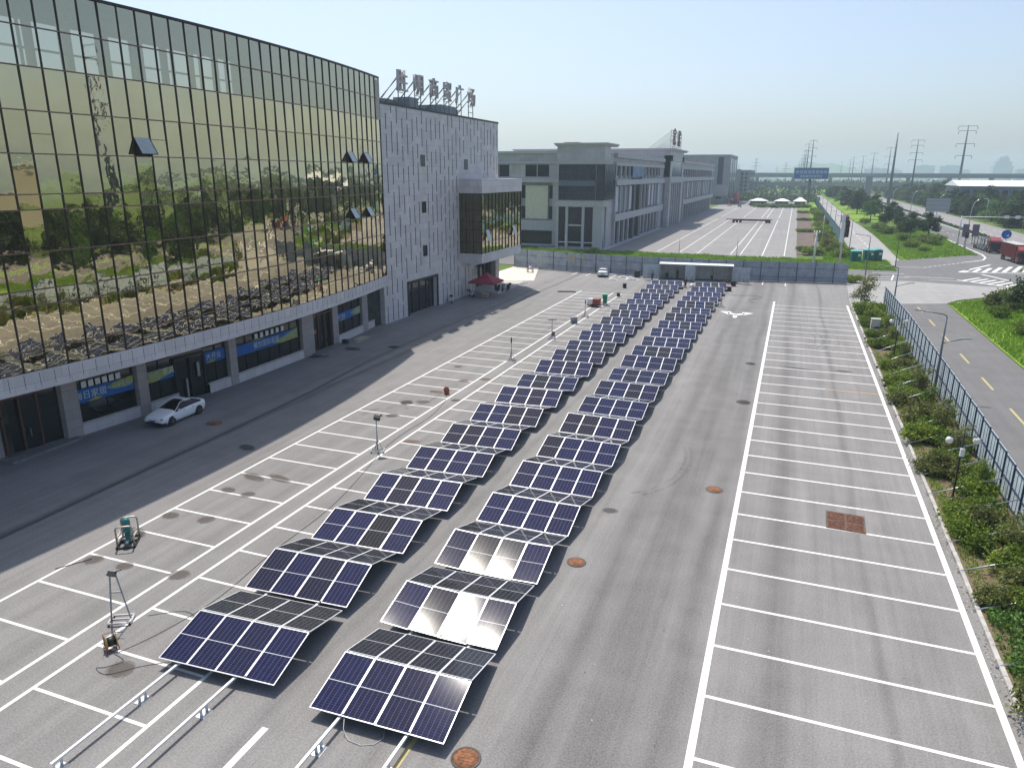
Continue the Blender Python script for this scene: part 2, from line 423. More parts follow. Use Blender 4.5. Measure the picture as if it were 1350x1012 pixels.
for mats, spots in ((M_ST1, [(-22,16.6,.62,.55),(-25.1,22.6,.6,.5),(-28,27.5,.55,.5),(-30.2,27.2,.6,.45),(-28.1,22.3,.5,.42),(-30,22.2,.55,.5),(-28.1,30.9,.5,.45),(-29.6,31,.6,.4),(-29.5,33.1,1.1,.45),(-27.9,33.5,1.1,.42),(-26.9,50.6,.7,.5)]),
                    (M_ST2, [(-39,67.1,.8,.7),(-42.6,64.6,1.2,.8),(-7.9,36.5,.5,.4),(-27.5,46.6,.6,.5),(-45,60.5,2.2,1.2),(2.,73.5,1.6,.3),(6.,74,1.,.35),(-30.4,25,.9,.5),(-33.3,37,.9,.5),(-29,62,.5,.4),(-24.6,52,.5,.4)]),
                    (M_ST3, [(-26.4,57.6,.55,.5),(-24.8,58.8,.6,.5),(-27.2,53.6,.8,.45),(-23.4,42.1,.7,.4),(-39.1,40.1,.55,.5)])):
    me = sq.mesh('oil_stain', mats)
    for x, y, a, b in spots: tag(link('oil_stain', me, None, (x,y,.009), (0,0,random.uniform(-.4,.4)), (a,b,1)), kind='structure')
# tyre scrub marks (curved dark rubber) on the asphalt
n = N('tyre_rubber_mark'); n.set(.7); n.base((.05,.05,.052))
tr = n.n('BsdfTransparent'); mx = n.n('MixShader'); n.l(n.math('MULTIPLY', n.ramp(n.noise(n.coords(), 1.3, 5, .7), [(.42,0.),(.75,1.)]), .36), mx.inputs[0])
n.l(tr.outputs[0], mx.inputs[1]); n.l(n.bsdf.outputs[0], mx.inputs[2]); n.l(mx.outputs[0], n.out.inputs['Surface']); M_MARK = n.mat
def arc(g, cx, cy, rx, ry, a0, a1, w, zz):
    n_ = 26
    for i in range(n_):
        p = []
        for a in (a0+(a1-a0)*i/n_, a0+(a1-a0)*(i+1)/n_):
            for r in (-w/2, w/2): p.append((cx+(rx+r)*math.cos(a), cy+(ry+r)*math.sin(a), zz))
        g.poly([p[0], p[1], p[3], p[2]])
g = MB()
for cx, cy, rx, ry, a0, a1, w in ((2.2,88,1.6,5,-1.4,1.4,.25),(2.2,88,2.4,6,-1.5,1.3,.3),(3.6,88.5,1.7,6,-1.5,1.3,.3),(3.6,88,2.6,7,-1.3,1.5,.25),(-8.2,45,3.2,6,-1.3,.6,.2),(-8.2,45,3.6,6.4,-1.2,.5,.22),
    (-30.8,52,3.4,5,-1.6,.4,.25),(-30.9,52,4.4,6.2,-1.5,.3,.22),(-28,41,2.4,8,1.2,2.9,.22),(-33,58,3.,7,-1.4,.2,.2),(-35.5,92,2.,7,-1.2,1.2,.14),(-33.5,92,2.,7,-1.2,1.2,.14),(-6.3,114,2.2,5,.2,1.9,.12)): arc(g, cx, cy, rx, ry, a0, a1, w, .011)
struct('tyre_marks', g, M_MARK)
# crack-sealed dark strip across the left lane and the joint strips
g = MB()
pts = [(-36.4,10),(-36.3,22),(-36.5,29),(-36.7,39),(-37.2,50),(-38.2,60),(-38.6,74),(-38.4,90),(-38.2,110)]
for (xa,ya),(xb,yb) in zip(pts, pts[1:]): g.poly([(xa-.16,ya,.007),(xa+.16,ya,.007),(xb+.16,yb,.007),(xb-.16,yb,.007)])
struct('joint_strip', g, plain('bitumen_seal', (.075,.075,.078), .6, 0, .2))
# fallen leaves and grit gathered along the kerb and the building: tiny flakes
g = MB()
def flakes(n_, x0, x1, y0, y1, s):
    for _ in range(n_):
        x, y, a = random.uniform(x0,x1), random.uniform(y0,y1), rnd()*6.28; q = s*random.uniform(.5,1.3)
        c, s_ = math.cos(a)*q, math.sin(a)*q
        g.poly([(x-c,y-s_,.014),(x+s_,y-c,.02),(x+c,y+s_,.014),(x-s_,y+c,.018)], 0 if rnd() < .6 else 1)
flakes(700, 8.72, 9.05, 14, 116, .035); flakes(1500, 9.3, 13, 20, 116, .06); flakes(160, -8, 8, 14, 90, .03); flakes(260, -46, -30, 20, 110, .03); flakes(200, -30, -20, 10, 60, .025)
struct('litter_flakes', g, [plain('dry_leaf', (.14,.09,.04), .8), plain('pale_grit', (.5,.48,.44), .8)], 'stuff')
# ------------------------------------------------------------------ the two folding solar arrays
def cell_mat(name='solar_cells', lo=(.004,.006,.036), hi=(.008,.011,.064), bus=.02):
    n = N(name); n.set(.07, 0, .09)
    tc = n.n('TexCoord'); sx = n.n('SeparateXYZ'); n.l(tc.outputs['Object'], sx.inputs[0])
    oi = n.n('ObjectInfo')
    X = n.math('ADD', sx.outputs[0], .591); Y = sx.outputs[1]
    def line(c, period, w):
        f = n.math('FRACT', n.math('DIVIDE', c, period))
        return n.math('LESS_THAN', n.math('ABSOLUTE', n.math('SUBTRACT', f, .5)), w/period/2)
    lx = line(n.math('ADD', X, .0985), .197, .012)           # gaps between cell columns
    ly = line(n.math('ADD', Y, .048), .0975, .006)           # gaps between half cells
    bb = line(X, .0197, .0022)                                # fine busbars
    mid = n.math('LESS_THAN', n.math('ABSOLUTE', n.math('SUBTRACT', Y, 1.225)), .011)
    f = n.noise(tc.outputs['Object'], 2.2, 3)
    cell = n.ramp(f, [(.3, lo), (.7, hi)])
    cell = n.mix(n.math('POWER', oi.outputs['Random'], 2.2), cell, (.011,.011,.015))
    c = n.mix(n.math('MULTIPLY', bb, bus), cell, (.30,.31,.36))
    c = n.mix(n.math('MULTIPLY', ly, .14), c, (.42,.44,.50))
    c = n.mix(n.math('MULTIPLY', lx, .26), c, (.42,.44,.48))
    c = n.mix(mid, c, (.70,.71,.73))
    d = n.noise(tc.outputs['Object'], 1.4, 6, .75)           # dust film, splashes
    sp = n.noise(tc.outputs['Object'], 9., 3, .6)
    dust = n.math('ADD', n.math('MULTIPLY', n.ramp(d, [(.42,0.),(.85,1.)]), .015), n.math('MULTIPLY', n.ramp(sp, [(.70,0.),(.76,1.)]), .08))
    c = n.mix(dust, c, (.40,.40,.42))
    n.base(c)
    n.l(n.math('ADD', .066, n.math('MULTIPLY', d, .02)), n.bsdf.inputs['Roughness'])
    return n.mat
M_CELL = cell_mat(); M_CELLB = cell_mat('angle_dark_solar_cells', (.006,.007,.011), (.010,.011,.017), .42)  # second copy: darker look of away-facing halves at this viewing angle, put into colour
PW, PL, FT = 1.25, 2.45, .035
fr = MB(); w = .030
for x0, x1, y0, y1 in ((-PW/2, -PW/2+w, 0, PL), (PW/2-w, PW/2, 0, PL), (-PW/2+w, PW/2-w, 0, w), (-PW/2+w, PW/2-w, PL-w, PL)): fr.box(x0, x1, y0, y1, -FT, 0)
ME_FRAME = fr.mesh('solar_panel', M_ALU)
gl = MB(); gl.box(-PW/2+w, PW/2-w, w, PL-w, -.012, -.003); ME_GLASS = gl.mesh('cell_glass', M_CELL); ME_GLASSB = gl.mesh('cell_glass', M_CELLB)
ORD = ['first','second','third','fourth','fifth','sixth','seventh','eighth','ninth','tenth','eleventh','twelfth','thirteenth','fourteenth','fifteenth','sixteenth','seventeenth','eighteenth','nineteenth','twentieth','twenty-first','twenty-second']
ZL = .43
resL = [-.5,.29,.02,.17,.03,-.01,.13,.32,-.29,.35,.13,-.2,.28,-.66,-.41,.07,.06,-.57,.51,-.08,.11,.23]
resR = [-.36,.04,.31,.04,.11,.1,.3,-.04,.06,-.31,.3,-.14,-.28,-.26,-.36,.23,-.3,.47,-.04,-.35,.11,.37]
thL = [3.6,3.5,3.6,3.8,4.2,4.3,4.6,4.6,4.9,4.6,4.6,5.1,5.1,5.5,6,6.5,7,7.4,7.6,7.8,8,8]
thR = [1.6,1.4,.8,.4,.1,-.1,-.2,-.1,0,.6,1.2,2.4,3.4,4.4,5,5.4,5.6,5.7,6,6.4,7,7.5]
def tent(side, k):
    left = side == 'left'
    res = (resL if left else resR)[k]; th = (thL if left else thR)[k]
    y = (19.96+4.8835*k) if left else (19.665+4.909*k); x = -18.62 if left else -11.55
    z = 1.0
    if k == 0: y += res*.35; x += .28 if left else .18
    else: z += max(-.09, min(.13, 17*res/y))
    look = (', dull grey' if left and k == 0 else ', one glaring white' if not left and k == 1 else ', panels washed pale' if not left and k == 2 else '')
    lab = (f'last blue solar panel row of the {side} array, up against the open container' if k == 21 else f'{ORD[k]} blue solar panel row from the camera end of the {side} array{look}')
    t = thing('solar_panel_row', lab, 'solar panels', (x, y, 0), R(th), 'folding solar panel rows')
    bump_ = {('right',1):(.0,0,0,0), ('right',2):(-.3,.1,.3,-.2)}
    for sgn in (-1, 1):                                   # -1: half facing the camera end, +1: half facing the container
        tilt = math.asin((z-ZL)/PL)
        for i in range(4):
            px = (i-1.5)*(PW+.012)
            jit = R(random.gauss(0, .28)); jy = R(random.gauss(0, .25))
            tl = tilt-jit
            if sgn == -1 and not left and k in (1, 2):     # tilts shaped around the mirror angle so sun glare reaches the camera
                pc = Vector((x+px, y-1.2, z-.3)); hv = ((Vector((0,0,18))-pc).normalized()+sunv).normalized()
                rt, rl = math.atan2(-hv.y, hv.z), math.asin(hv.x)
                dt, dl = [0, [(-2.2,.6),(-1.45,.3),(.1,.1),(-1.35,-.3)], [(-2.4,.8),(-1.5,.2),(-1.35,0),(-2.9,-.6)]][k][i]
                tl = rt+R(dt); jy = -(rl+R(dl))
            # panel local y runs from its ridge edge down to its valley edge
            p = link('solar_panel', ME_FRAME, t, (px, sgn*.035, z), (0,0,0))
            if sgn == -1: p.rotation_euler = (Matrix.Rotation(R(180),3,'Z') @ Matrix.Rotation(-tl,3,'X') @ Matrix.Rotation(jy,3,'Y')).to_euler()
            else: p.rotation_euler = (Matrix.Rotation(-tilt+jit,3,'X') @ Matrix.Rotation(jy,3,'Y')).to_euler()
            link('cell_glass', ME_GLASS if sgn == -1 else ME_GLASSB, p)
    b = MB()
    for px in (-1.26, 1.26):                              # carrying beams, hinge knuckles and wheels
        for sgn in (-1, 1): b.bar((px, sgn*.05, z-.06), (px, sgn*(.03+2.31), ZL-.06), .05, .06)
    b.build_each('carrying_beam', M_ALU, t)
    b = MB()
    for px in (-2.3, -1.26, 0, 1.26, 2.3): b.box(px-.05, px+.05, -.05, .05, z-.045, z-.012)
    b.build_each('hinge', M_METAL, t)
    for px in (-1.26, 1.26):
        w_ = MB(); w_.tube([(px-.03,-2.34,.405),(px+.03,-2.34,.405)], .045, 10); w_.build('wheel', M_DARKM, t)
    return t
for side in ('left', 'right'):
    for k in range(22): tent(side, k)
def rail(x, y0, y1, lab, first):
    t = thing('mounting_rail', lab, 'rail', (x, y0, 0), 0, 'rails under the solar arrays')
    b = MB(); b.box(-.045, .045, 0, y1-y0, .27, .35); b.build('rail_bar', M_ALU, t)
    y = first - y0
    while y < y1-y0 and y < 105:
        f = MB()
        for dy in (-.13, .13): f.box(-.06, .06, y+dy-.012, y+dy+.012, .0, .27)
        f.box(-.17, .17, y-.24, y+.24, 0, .018); f.build('rail_foot', M_METAL, t); y += 3.28
for x, y0, lab in ((-19.86, 12.15, 'left white rail of the left solar array, running out towards the corner'), (-17.34, 10.5, 'right white rail of the left solar array, running out past its first row'),
                   (-12.64, 10.8, 'left white rail of the right solar array, running out past its first row'), (-10.12, 10.8, 'right white rail of the right solar array, beside the yellow line')):
    rail(x, y0, 125.5, lab, 12.35 if x < -19 else 12.6)
# loose wire drooping from the near edge of the right array
c = MB(); pts = [(-12.5,17.2,.42),(-12.3,16.8,.2),(-12.0,16.6,.03),(-11.5,16.55,.02),(-11.1,16.75,.02),(-10.95,17.1,.03),(-11.1,17.4,.06)]
c.tube(pts, .012, 6); tag(c.build('cable', plain('pale_wire', (.55,.55,.55), .5)), 'thin pale wire curling out under the near edge of the right solar array', 'wire')
# ------------------------------------------------------------------ open container
def container():
    t = thing('shipping_container', 'open grey-blue steel container with white roof and all side doors folded out, before the hoarding', 'container', (-15.05, 130.9, 0), R(5.2))
    Mc = plain('container_steel', (.46,.52,.56), .5, .2, .12, 1.2); Mi = plain('container_lining', (.48,.50,.50), .6, .1, .15, 1.5); Mr = plain('container_roof_paint', (.80,.83,.85), .45, 0, .06)
    b = MB(); b.box(-6.35, 6.35, -.25, 2.45, 2.82, 2.92)
    for i in range(42): b.box(-6.3+i*.3, -6.15+i*.3, -.2, 2.4, 2.92, 2.945)
    b.build('roof', Mr, t)
    b = MB(); pts = []
    for i in range(85): pts.append((-6.3+i*.15, 2.3+(.05 if i % 4 < 2 else 0)))
    for (xa,ya),(xb,yb) in zip(pts, pts[1:]): b.poly([(xa,ya,.15),(xb,yb,.15),(xb,yb,2.82),(xa,ya,2.82)])
    b.build('back_wall', Mi, t)
    for s in (-1, 1):
        b = MB(); x = s*6.28; pts = [(x+(.04 if i % 4 < 2 else 0), -.02+i*.12) for i in range(20)]
        for (xa,ya),(xb,yb) in zip(pts, pts[1:]): b.poly([(xa,ya,.15),(xb,yb,.15),(xb,yb,2.82),(xa,ya,2.82)])
        b.build('end_wall', Mi, t)
    b = MB(); b.box(-6.3, 6.3, 0, 2.4, .02, .15); b.build('floor', plain('container_floor', (.16,.13,.10), .8), t)
    b = MB()
    for x in (-6.3, -.05, 6.3):
        b.box(x-.07, x+.07, -.06, .06, 0, 2.82)
    b.box(-6.3, 6.3, -.06, .06, .0, .14); b.build('door_frame', Mc, t)
    def door(x0, x1, y0, y1):
        b = MB(); d = Vector((x1-x0, y1-y0, 0)); L = d.length; d.normalize(); nn = Vector((-d.y, d.x, 0))
        a = math.atan2(d.y, d.x); rot = Euler((0,0,a))
        mid = Vector(((x0+x1)/2, (y0+y1)/2, 1.48)); b.obox(mid, (L-.04, .05, 2.55), rot)
        for zz in (.35, 1.1, 1.85, 2.6): b.obox(mid+Vector((0,0,zz-1.48))-nn*.045, (L-.1, .03, .09), rot)
        dd = b.build('door', Mc, t)
        h = MB()
        for k in (.25, .75):
            p = Vector((x0,y0,0))+d*L*k - nn*.09
            h.tube([(p.x,p.y,.3),(p.x,p.y,2.7)], .025, 6); h.box(p.x-.09, p.x+.09, p.y-.06, p.y-.02, 1.2, 1.28)
        h.build('lock_bar', M_METAL, dd)
    door(-9.05, -7.7, -.55, -.35); door(-7.7, -6.4, -.35, -.1)
    door(-1.75, -.15, -.7, -.12)
    door(6.4, 7.75, -.1, -.5); door(7.75, 9.1, -.5, -.75)
container()
def crate(name, label, cat, loc, size, mat, lidmat=None, rz=0):
    t = thing(name, label, cat, loc, rz); a, b_, c = size
    b = MB(); b.box(-a/2, a/2, -b_/2, b_/2, 0, c); b.build('body', mat, t)
    l = MB(); l.box(-a/2-.03, a/2+.03, -b_/2-.03, b_/2+.03, c, c+.06); l.build('lid', lidmat or mat, t)
    f = MB()
    for s in (-1, 1): f.box(-a/2+.02, a/2-.02, s*(b_/2+.012)-.01, s*(b_/2+.012)+.01, c*.3, c*.42)
    f.build('band', M_DARKM, t)
    return t
crate('tool_case', 'black tool case on the ground by the right end of the container', 'case', (-8.3,127.5,0), (.8,.6,.8), M_BLACK)
crate('tool_case', 'dark box leaning by the hoarding left of the container', 'case', (-25.6,132.4,0), (.9,.7,1.1), M_DARKM)
crate('tool_case', 'grey equipment case standing between the two lines beside the left array', 'case', (-24.5,86.9,0), (.75,.6,.75), M_GREYM, rz=.5)
crate('tool_case', 'tiny dark case alone on the tarmac between the white lines', 'case', (-24.7,79,0), (.32,.3,.4), M_BLACK, rz=.3)
crate('tool_case', 'small dark case near the green bin at the far end of the lines', 'case', (-23.9,109.5,0), (.45,.4,.5), M_BLACK)
crate('tool_case', 'small dark case on bare tarmac left of the container debris', 'case', (-24.9,118.5,0), (.5,.4,.7), M_BLACK, rz=.6)
crate('bag', 'pink-topped dark bag by the last row of the right array', 'bag', (-8.5,121.6,0), (.7,.6,.75), M_BLACK, plain('pink_cloth', (.55,.22,.28), .8))
# flat packaging and debris near the container
for i, (x, y, a, b_, rz, nm) in enumerate(((-30.6,133.6,2.2,.5,.1,'long white board leaning low at the foot of the hoarding'),(-28,131.4,1.6,.7,.4,'crumpled white sheet on the ground left of the container'),(-25.6,128.4,2.0,.6,.2,'flat white board nearest the left container doors'),(-28.7,126.8,1.5,.5,-.2,'thin white strip of packing lying on the tarmac'),(-26.6,130.6,1.1,.8,.7,'small pale packing piece beside the container doors'))):
    m = MB(); m.box(-a/2, a/2, -b_/2, b_/2, .0, .06); m.box(-a/2+.1, a/2-.3, -b_/2+.05, b_/2-.1, .06, .14); m.box(-a/4, a/3, -b_/4, b_/3, .14, .24)
    tag(m.build('packing_board', M_WHITEP, None, (x,y,0), (0,0,rz)), nm, 'packing', 'packing scattered by the container')
m = MB(); m.box(-1.5,1.5,-.12,.12,.0,.1); m.box(-1.3,1.4,-.1,.1,.1,.16); tag(m.build('steel_beam', M_DARKM, None, (-32.6,110.8,0), (0,0,.3)), 'dark steel beam lying alone on the open tarmac beside the red generator', 'beam')

# ------------------------------------------------------------------ small equipment
def work_light(x, y, h, lab, head, rz=0):
    t = thing('light_stand', lab, 'light stand', (x, y, 0), rz, 'stands along the double white line')
    b = MB()
    for a, b_ in (((-.42,-.3),(.42,-.3)), ((.42,-.3),(.42,.3)), ((.42,.3),(-.42,.3)), ((-.42,.3),(-.42,-.3)), ((-.42,0),(.42,0))): b.bar((*a,.12), (*b_,.12), .07)
    b.build('base_frame', M_METAL, t)
    for sx in (-.4,.4):
        for sy in (-.28,.28): w_ = MB(); w_.tube([(sx-.03,sy,.05),(sx+.03,sy,.05)], .05, 10); w_.build('castor', M_BLACK, t)
    p = MB()
    if head == 'frame':
        p.bar((-.38,0,.12), (-.16,0,h), .055); p.bar((.38,0,.12), (.06,0,h-.05), .045); p.bar((-.27,0,h*.62), (.18,0,h*.62), .05)
    else:
        p.cyl(0, 0, .12, h*.55, .045, 8); p.cyl(0, 0, h*.55, h, .03, 8)
        for a in range(3):
            p.bar((0,0,h*.4), (.34*math.cos(a*2.1), .3*math.sin(a*2.1), .14), .03)
    p.build('mast', M_GREYM, t)
    c = MB()
    if head == 'bar': c.box(-.5, .5, -.04, .04, h-.06, h+.02); c.cyl(0,0,h,h+.08,.05,8)
    elif head == 'frame': c.obox((-.06,-.05,h+.02), (.34,.2,.07), Euler((.6,.35,.2))); c.bar((-.3,0,h-.02), (.3,.05,h+.12), .03)
    elif head == 'lamp': c.obox((.06,0,h+.1), (.42,.30,.22), Euler((.4,.3,.2))); c.obox((.34,.05,h+.26), (.14,.1,.12), Euler((.2,0,0)))
    else: c.box(-.06,.06,-.05,.05,h-.5,h+.03)
    c.build('head', M_DARKM, t)
work_light(-24.5, 18.9, 2.25, 'nearest trolley stand, a two-legged steel frame beside the yellow cable reel', 'frame', .5)
work_light(-24.6, 39.6, 2.3, 'black lamp stand beside the fourth row of the left array', 'lamp', .4)
work_light(-25.1, 66.3, 2.3, 'plain grey mast stand on the double line, between the lamp stand and the T-headed stand', 'post', .2)
work_light(-24.3, 77.2, 2.2, 'T-headed mast stand on the double line', 'bar', .3)
work_light(-24.3, 91.5, 2.2, 'thin mast stand just in front of the red generator', 'bar2', .1)
work_light(-8.3, 105.9, 2.0, 'mast stand alone at the right edge of the right array', 'post', .1)
# pump in a tube cage
t = thing('water_pump', 'green vertical pump inside a rusty silver tube cage on the tarmac', 'pump', (-29.8, 24.1, 0), R(35))
b = MB()
for s in (-1, 1):
    y = s*.55
    b.tube([(-.38,y,.04),(-.38,y,1.02),(-.33,y,1.12),(-.24,y,1.15),(.24,y,1.15),(.33,y,1.12),(.38,y,1.02),(.38,y,.04)], .045, 8)
for x in (-.38,.38): b.bar((x,-.55,.52), (x,.55,.52), .07)
b.build('cage', plain('rusty_silver_tube', (.45,.40,.37), .45, .5, .45, 5), t)
b = MB()
for a, b_ in (((-.42,-.65),(-.42,.65)), ((.42,-.65),(.42,.65)), ((-.42,-.65),(.42,-.65)), ((-.42,.65),(.42,.65)), ((-.42,.1),(.42,.1))): b.bar((*a,.05), (*b_,.05), .08)
b.build('base_frame', M_DARKM, t)
Mg = plain('pump_green', (.02,.17,.16), .4, 0, .2)
b = MB(); b.lathe(0, 0, [(.0,.1),(.2,.1),(.2,.16),(.14,.2),(.14,.62),(.2,.64),(.2,.72),(.16,.76),(.19,.8),(.19,1.22),(.15,1.32),(.0,1.36)], 20); b.build('motor', Mg, t)
b = MB(); b.tube([(-.35,.1,.2),(0,0,.2)], .08, 10); b.tube([(.0,-.1,.2),(.0,-.5,.16)], .08, 10); b.build('pipe', M_METAL, t)
b = MB(); b.box(-.06,.06,-.22,-.14,.85,1.1); b.build('terminal_box', Mg, t)
# cable reels
def reel(x, y, r, col, lab, rz):
    t = thing('cable_reel', lab, 'cable reel', (x, y, 0), rz)
    m = plain('reel_'+lab.split()[0], col, .5, 0, .2)
    for s in (-1, 1):
        b = MB(); b.tube([(0,s*.17-.012,r+.07),(0,s*.17+.012,r+.07)], r, 22); b.build('flange', m, t)
    b = MB(); b.tube([(0,-.16,r+.07),(0,.16,r+.07)], r*.7, 18); b.build('wound_cable', M_BLACK, t)
    b = MB()
    for s in (-1, 1): b.tube([(-r*.9,s*.22,.03),(0,s*.22,r+.07),(r*.9,s*.22,.03)], .018, 6)
    for q in (-.9,.9): b.bar((r*q,-.22,.03),(r*q,.22,.03), .03)
    b.tube([(0,-.22,r+.07),(-.1,-.22,2*r+.14),(-.1,.22,2*r+.14),(0,.22,r+.07)], .02, 6, 0, False); b.build('stand', plain('reel_stand_red', (.35,.08,.05), .5), t)
reel(-23.35, 17.4, .27, (.36,.25,.03), 'yellow cable reel on the tarmac near the first stand', R(-25))
reel(-26.1, 53.4, .25, (.42,.10,.03), 'orange cable reel on the double line', R(30))
# generator
t = thing('generator', 'red and white generator on a dark trailer beside the green bin', 'generator', (-25.2, 99.6, 0), R(-8))
b = MB(); b.box(-.9,.9,-.5,.5,.2,.32); b.bar((.9,0,.3),(1.6,0,.25),.08); b.build('chassis', M_DARKM, t)
b = MB(); b.box(-.05,.85,-.48,.48,.32,1.12); b.box(0,.8,-.5,.5,.5,.9); b.build('red_housing', plain('generator_red', (.30,.05,.035), .45, 0, .15), t)
b = MB(); b.box(-.85,-.06,-.46,.46,.32,1.05); b.box(-.7,-.2,-.3,.3,1.05,1.12); b.build('white_housing', M_WHITEP, t)
for s in (-1, 1): b = MB(); b.tube([(0,s*.55-.07,.2),(0,s*.55+.07,.2)], .2, 14); b.build('wheel', M_RUBBER, t)
# wheelie bin
t = thing('wheelie_bin', 'bright green wheelie bin standing on the white line near the far end', 'bin', (-24.1, 101.6, 0), .2)
Mb = plain('bin_green', (.01,.22,.12), .45, 0, .12)
b = MB(); vs = [(-.24,-.25,.12),(.24,-.25,.12),(.24,.25,.12),(-.24,.25,.12),(-.36,-.36,1.35),(.36,-.36,1.35),(.36,.36,1.35),(-.36,.36,1.35)]
b.add(vs, [(0,3,2,1),(0,1,5,4),(1,2,6,5),(2,3,7,6),(3,0,4,7)]); b.box(-.4,.4,-.4,.4,1.3,1.38); b.build('body', Mb, t)
b = MB(); b.obox((0,0,1.46), (.84,.84,.09), Euler((.08,0,0))); b.obox((0,-.42,1.5), (.6,.08,.08), Euler((0,0,0))); b.build('lid', plain('bin_lid_green', (.05,.36,.24), .4), t)
for s in (-1, 1): b = MB(); b.tube([(s*.3-.04,.3,.11),(s*.3+.04,.3,.11)], .11, 12); b.build('wheel', M_RUBBER, t)
# cables on the ground
def cable(pts, r, lab):
    c = MB(); out = []
    for i in range(len(pts)-1):
        for q in range(5):
            u = q/5; p0 = Vector(pts[max(i-1,0)]); p1 = Vector(pts[i]); p2 = Vector(pts[i+1]); p3 = Vector(pts[min(i+2,len(pts)-1)])
            out.append(.5*((2*p1)+(-p0+p2)*u+(2*p0-5*p1+4*p2-p3)*u*u+(-p0+3*p1-3*p2+p3)*u**3))
    out.append(Vector(pts[-1])); c.tube([(p.x,p.y,.02) for p in out], r, 5)
    tag(c.build('cable', M_BLACK), lab, 'cable')
cable([(-22.9,17.3),(-22.3,19.2),(-22.0,22.0),(-22.4,26),(-22.6,31),(-23.4,35.5),(-24.3,39.3)], .011, 'thin black cable running from the yellow reel along the left array')
cable([(-24.4,39.6),(-24.7,43),(-24.6,47),(-25.2,51),(-26.,53.2)], .011, 'thin black cable from the lamp stand up to the orange reel')
cable([(-23.0,17.2),(-22.3,17.0),(-22.6,16.5),(-22.9,16.3),(-22.2,16.2),(-21.4,17.0),(-20.6,17.6)], .010, 'black cable looping round the big brown stain')
cable([(-23.8,19.6),(-22.6,20.4),(-21.6,20.0),(-21.2,18.8)], .010, 'short black cable curling beside the first stand')
cable([(-30.9,20.9),(-30.1,22.2)], .02, 'short black cable ending in the brown stain by the pump')
cable([(-9.0,118.8),(-7,117.5),(-4.8,118.2),(-3.2,116.4),(-5,113.6),(-4.2,111.2)], .02, 'dark cable coiled loosely on tarmac right of the right array')
# manhole covers and the rusty grate
def manhole(x, y, r, lab, col):
    t = thing('manhole_cover', lab, 'manhole', (x, y, 0), rnd())
    b = MB(); b.lathe(0, 0, [(r*1.18,.012),(r*1.18,.02),(r,.022),(r,.014),(0,.014)], 28); b.build('rim', plain('manhole_rim', (.10,.085,.075), .8, 0, .3), t)
    b = MB(); b.lathe(0, 0, [(r*.97,.016),(r*.95,.03),(0,.03)], 28)
    for i in range(5): b.box(-r*.6, r*.6, (i-2)*r*.28-.02, (i-2)*r*.28+.02, .03, .038)
    b.build('lid', col, t)
Mrust = plain('rusty_iron', (.24,.10,.045), .8, .1, .4, 7); Mdk = plain('dark_iron', (.045,.04,.038), .7, .2, .25, 6)
manhole(-8.05, 17.3, .42, 'rusty orange manhole cover nearest the camera, by the first row of the right array', Mrust)
manhole(-8.1, 30.4, .4, 'rusty orange manhole cover beside the third row of the right array', Mrust)
manhole(-2.75, 41.5, .42, 'rusty manhole cover alone in the right driving lane', Mrust)
manhole(-2.3, 60.2, .5, 'large dark manhole cover in the right driving lane', Mdk)
manhole(-2.5, 73.8, .42, 'dark manhole cover beside the far part of the long white line', Mdk)
manhole(-28.1, 50.0, .45, 'dark manhole cover inside a bay by the left double line', Mdk)
manhole(-38.9, 67., .5, 'dark manhole cover in the shade before the tower door', Mdk)
manhole(-38.9, 40.2, .42, 'brown manhole cover in the shade beside the white saloon car', Mrust)
t = thing('drain_grate', 'rusty square drain grate of four lids in a right parking bay', 'drain grate', (4.32, 39.75, 0), -.03)
b = MB()
for sx in (-1, 1):
    for sy in (-1, 1):
        b.box(sx*.47-.44, sx*.47+.44, sy*.55-.5, sy*.55+.5, .006, .03)
        for i in range(7): b.box(sx*.47-.4, sx*.47+.4, sy*.55-.43+i*.13, sy*.55-.37+i*.13, .03, .042)
b.build('lid', plain('rusty_grate_iron', (.15,.065,.04), .85, .1, .5, 6), t)
b = MB(); b.box(-.98,.98,-1.12,1.12,.004,.012); b.build('rim', plain('manhole_rim', (.1,.085,.075), .8), t)
# ------------------------------------------------------------------ glass-fronted building on the left
def granite(name, col, sx=1.3, sz=.9):
    n = N(name); n.set(.45, 0, .4)
    tc = n.n('TexCoord'); sp = n.n('SeparateXYZ'); n.l(tc.outputs['Object'], sp.inputs[0]); cb = n.n('CombineXYZ')
    n.l(n.math('ADD', sp.outputs[1], sp.outputs[0]), cb.inputs[0]); n.l(sp.outputs[2], cb.inputs[1])
    br = n.n('TexBrick'); n.l(cb.outputs[0], br.inputs['Vector']); br.inputs['Scale'].default_value = 1
    br.inputs['Brick Width'].default_value = sx; br.inputs['Row Height'].default_value = sz; br.inputs['Mortar Size'].default_value = .014; br.inputs['Mortar Smooth'].default_value = .3
    br.inputs['Color1'].default_value = tuple(c*.92 for c in col)+(1,); br.inputs['Color2'].default_value = tuple(c*1.08 for c in col)+(1,); br.inputs['Mortar'].default_value = tuple(c*.55 for c in col)+(1,)
    f = n.noise(tc.outputs['Object'], 22, 3, .8); g_ = n.noise(n.coords((1.,1.,.12)), .9, 4)
    c = n.mix(.5, br.outputs[0], n.ramp(f, [(.3, (.35,.35,.35)), (.7, (.65,.65,.65))]), 'OVERLAY')
    c = n.mix(.35, c, n.ramp(g_, [(.3, (.38,.38,.38)), (.7, (.60,.60,.60))]), 'OVERLAY')
    n.base(c); MATS[name] = n.mat; return n.mat
M_GRAN = granite('grey_granite', (.60,.57,.575)); M_GRAN2 = granite('pinkish_granite', (.36,.325,.32), 1.1, .7)
M_SLOT = plain('joint_shadow_gap', (.018,.02,.03), .8)
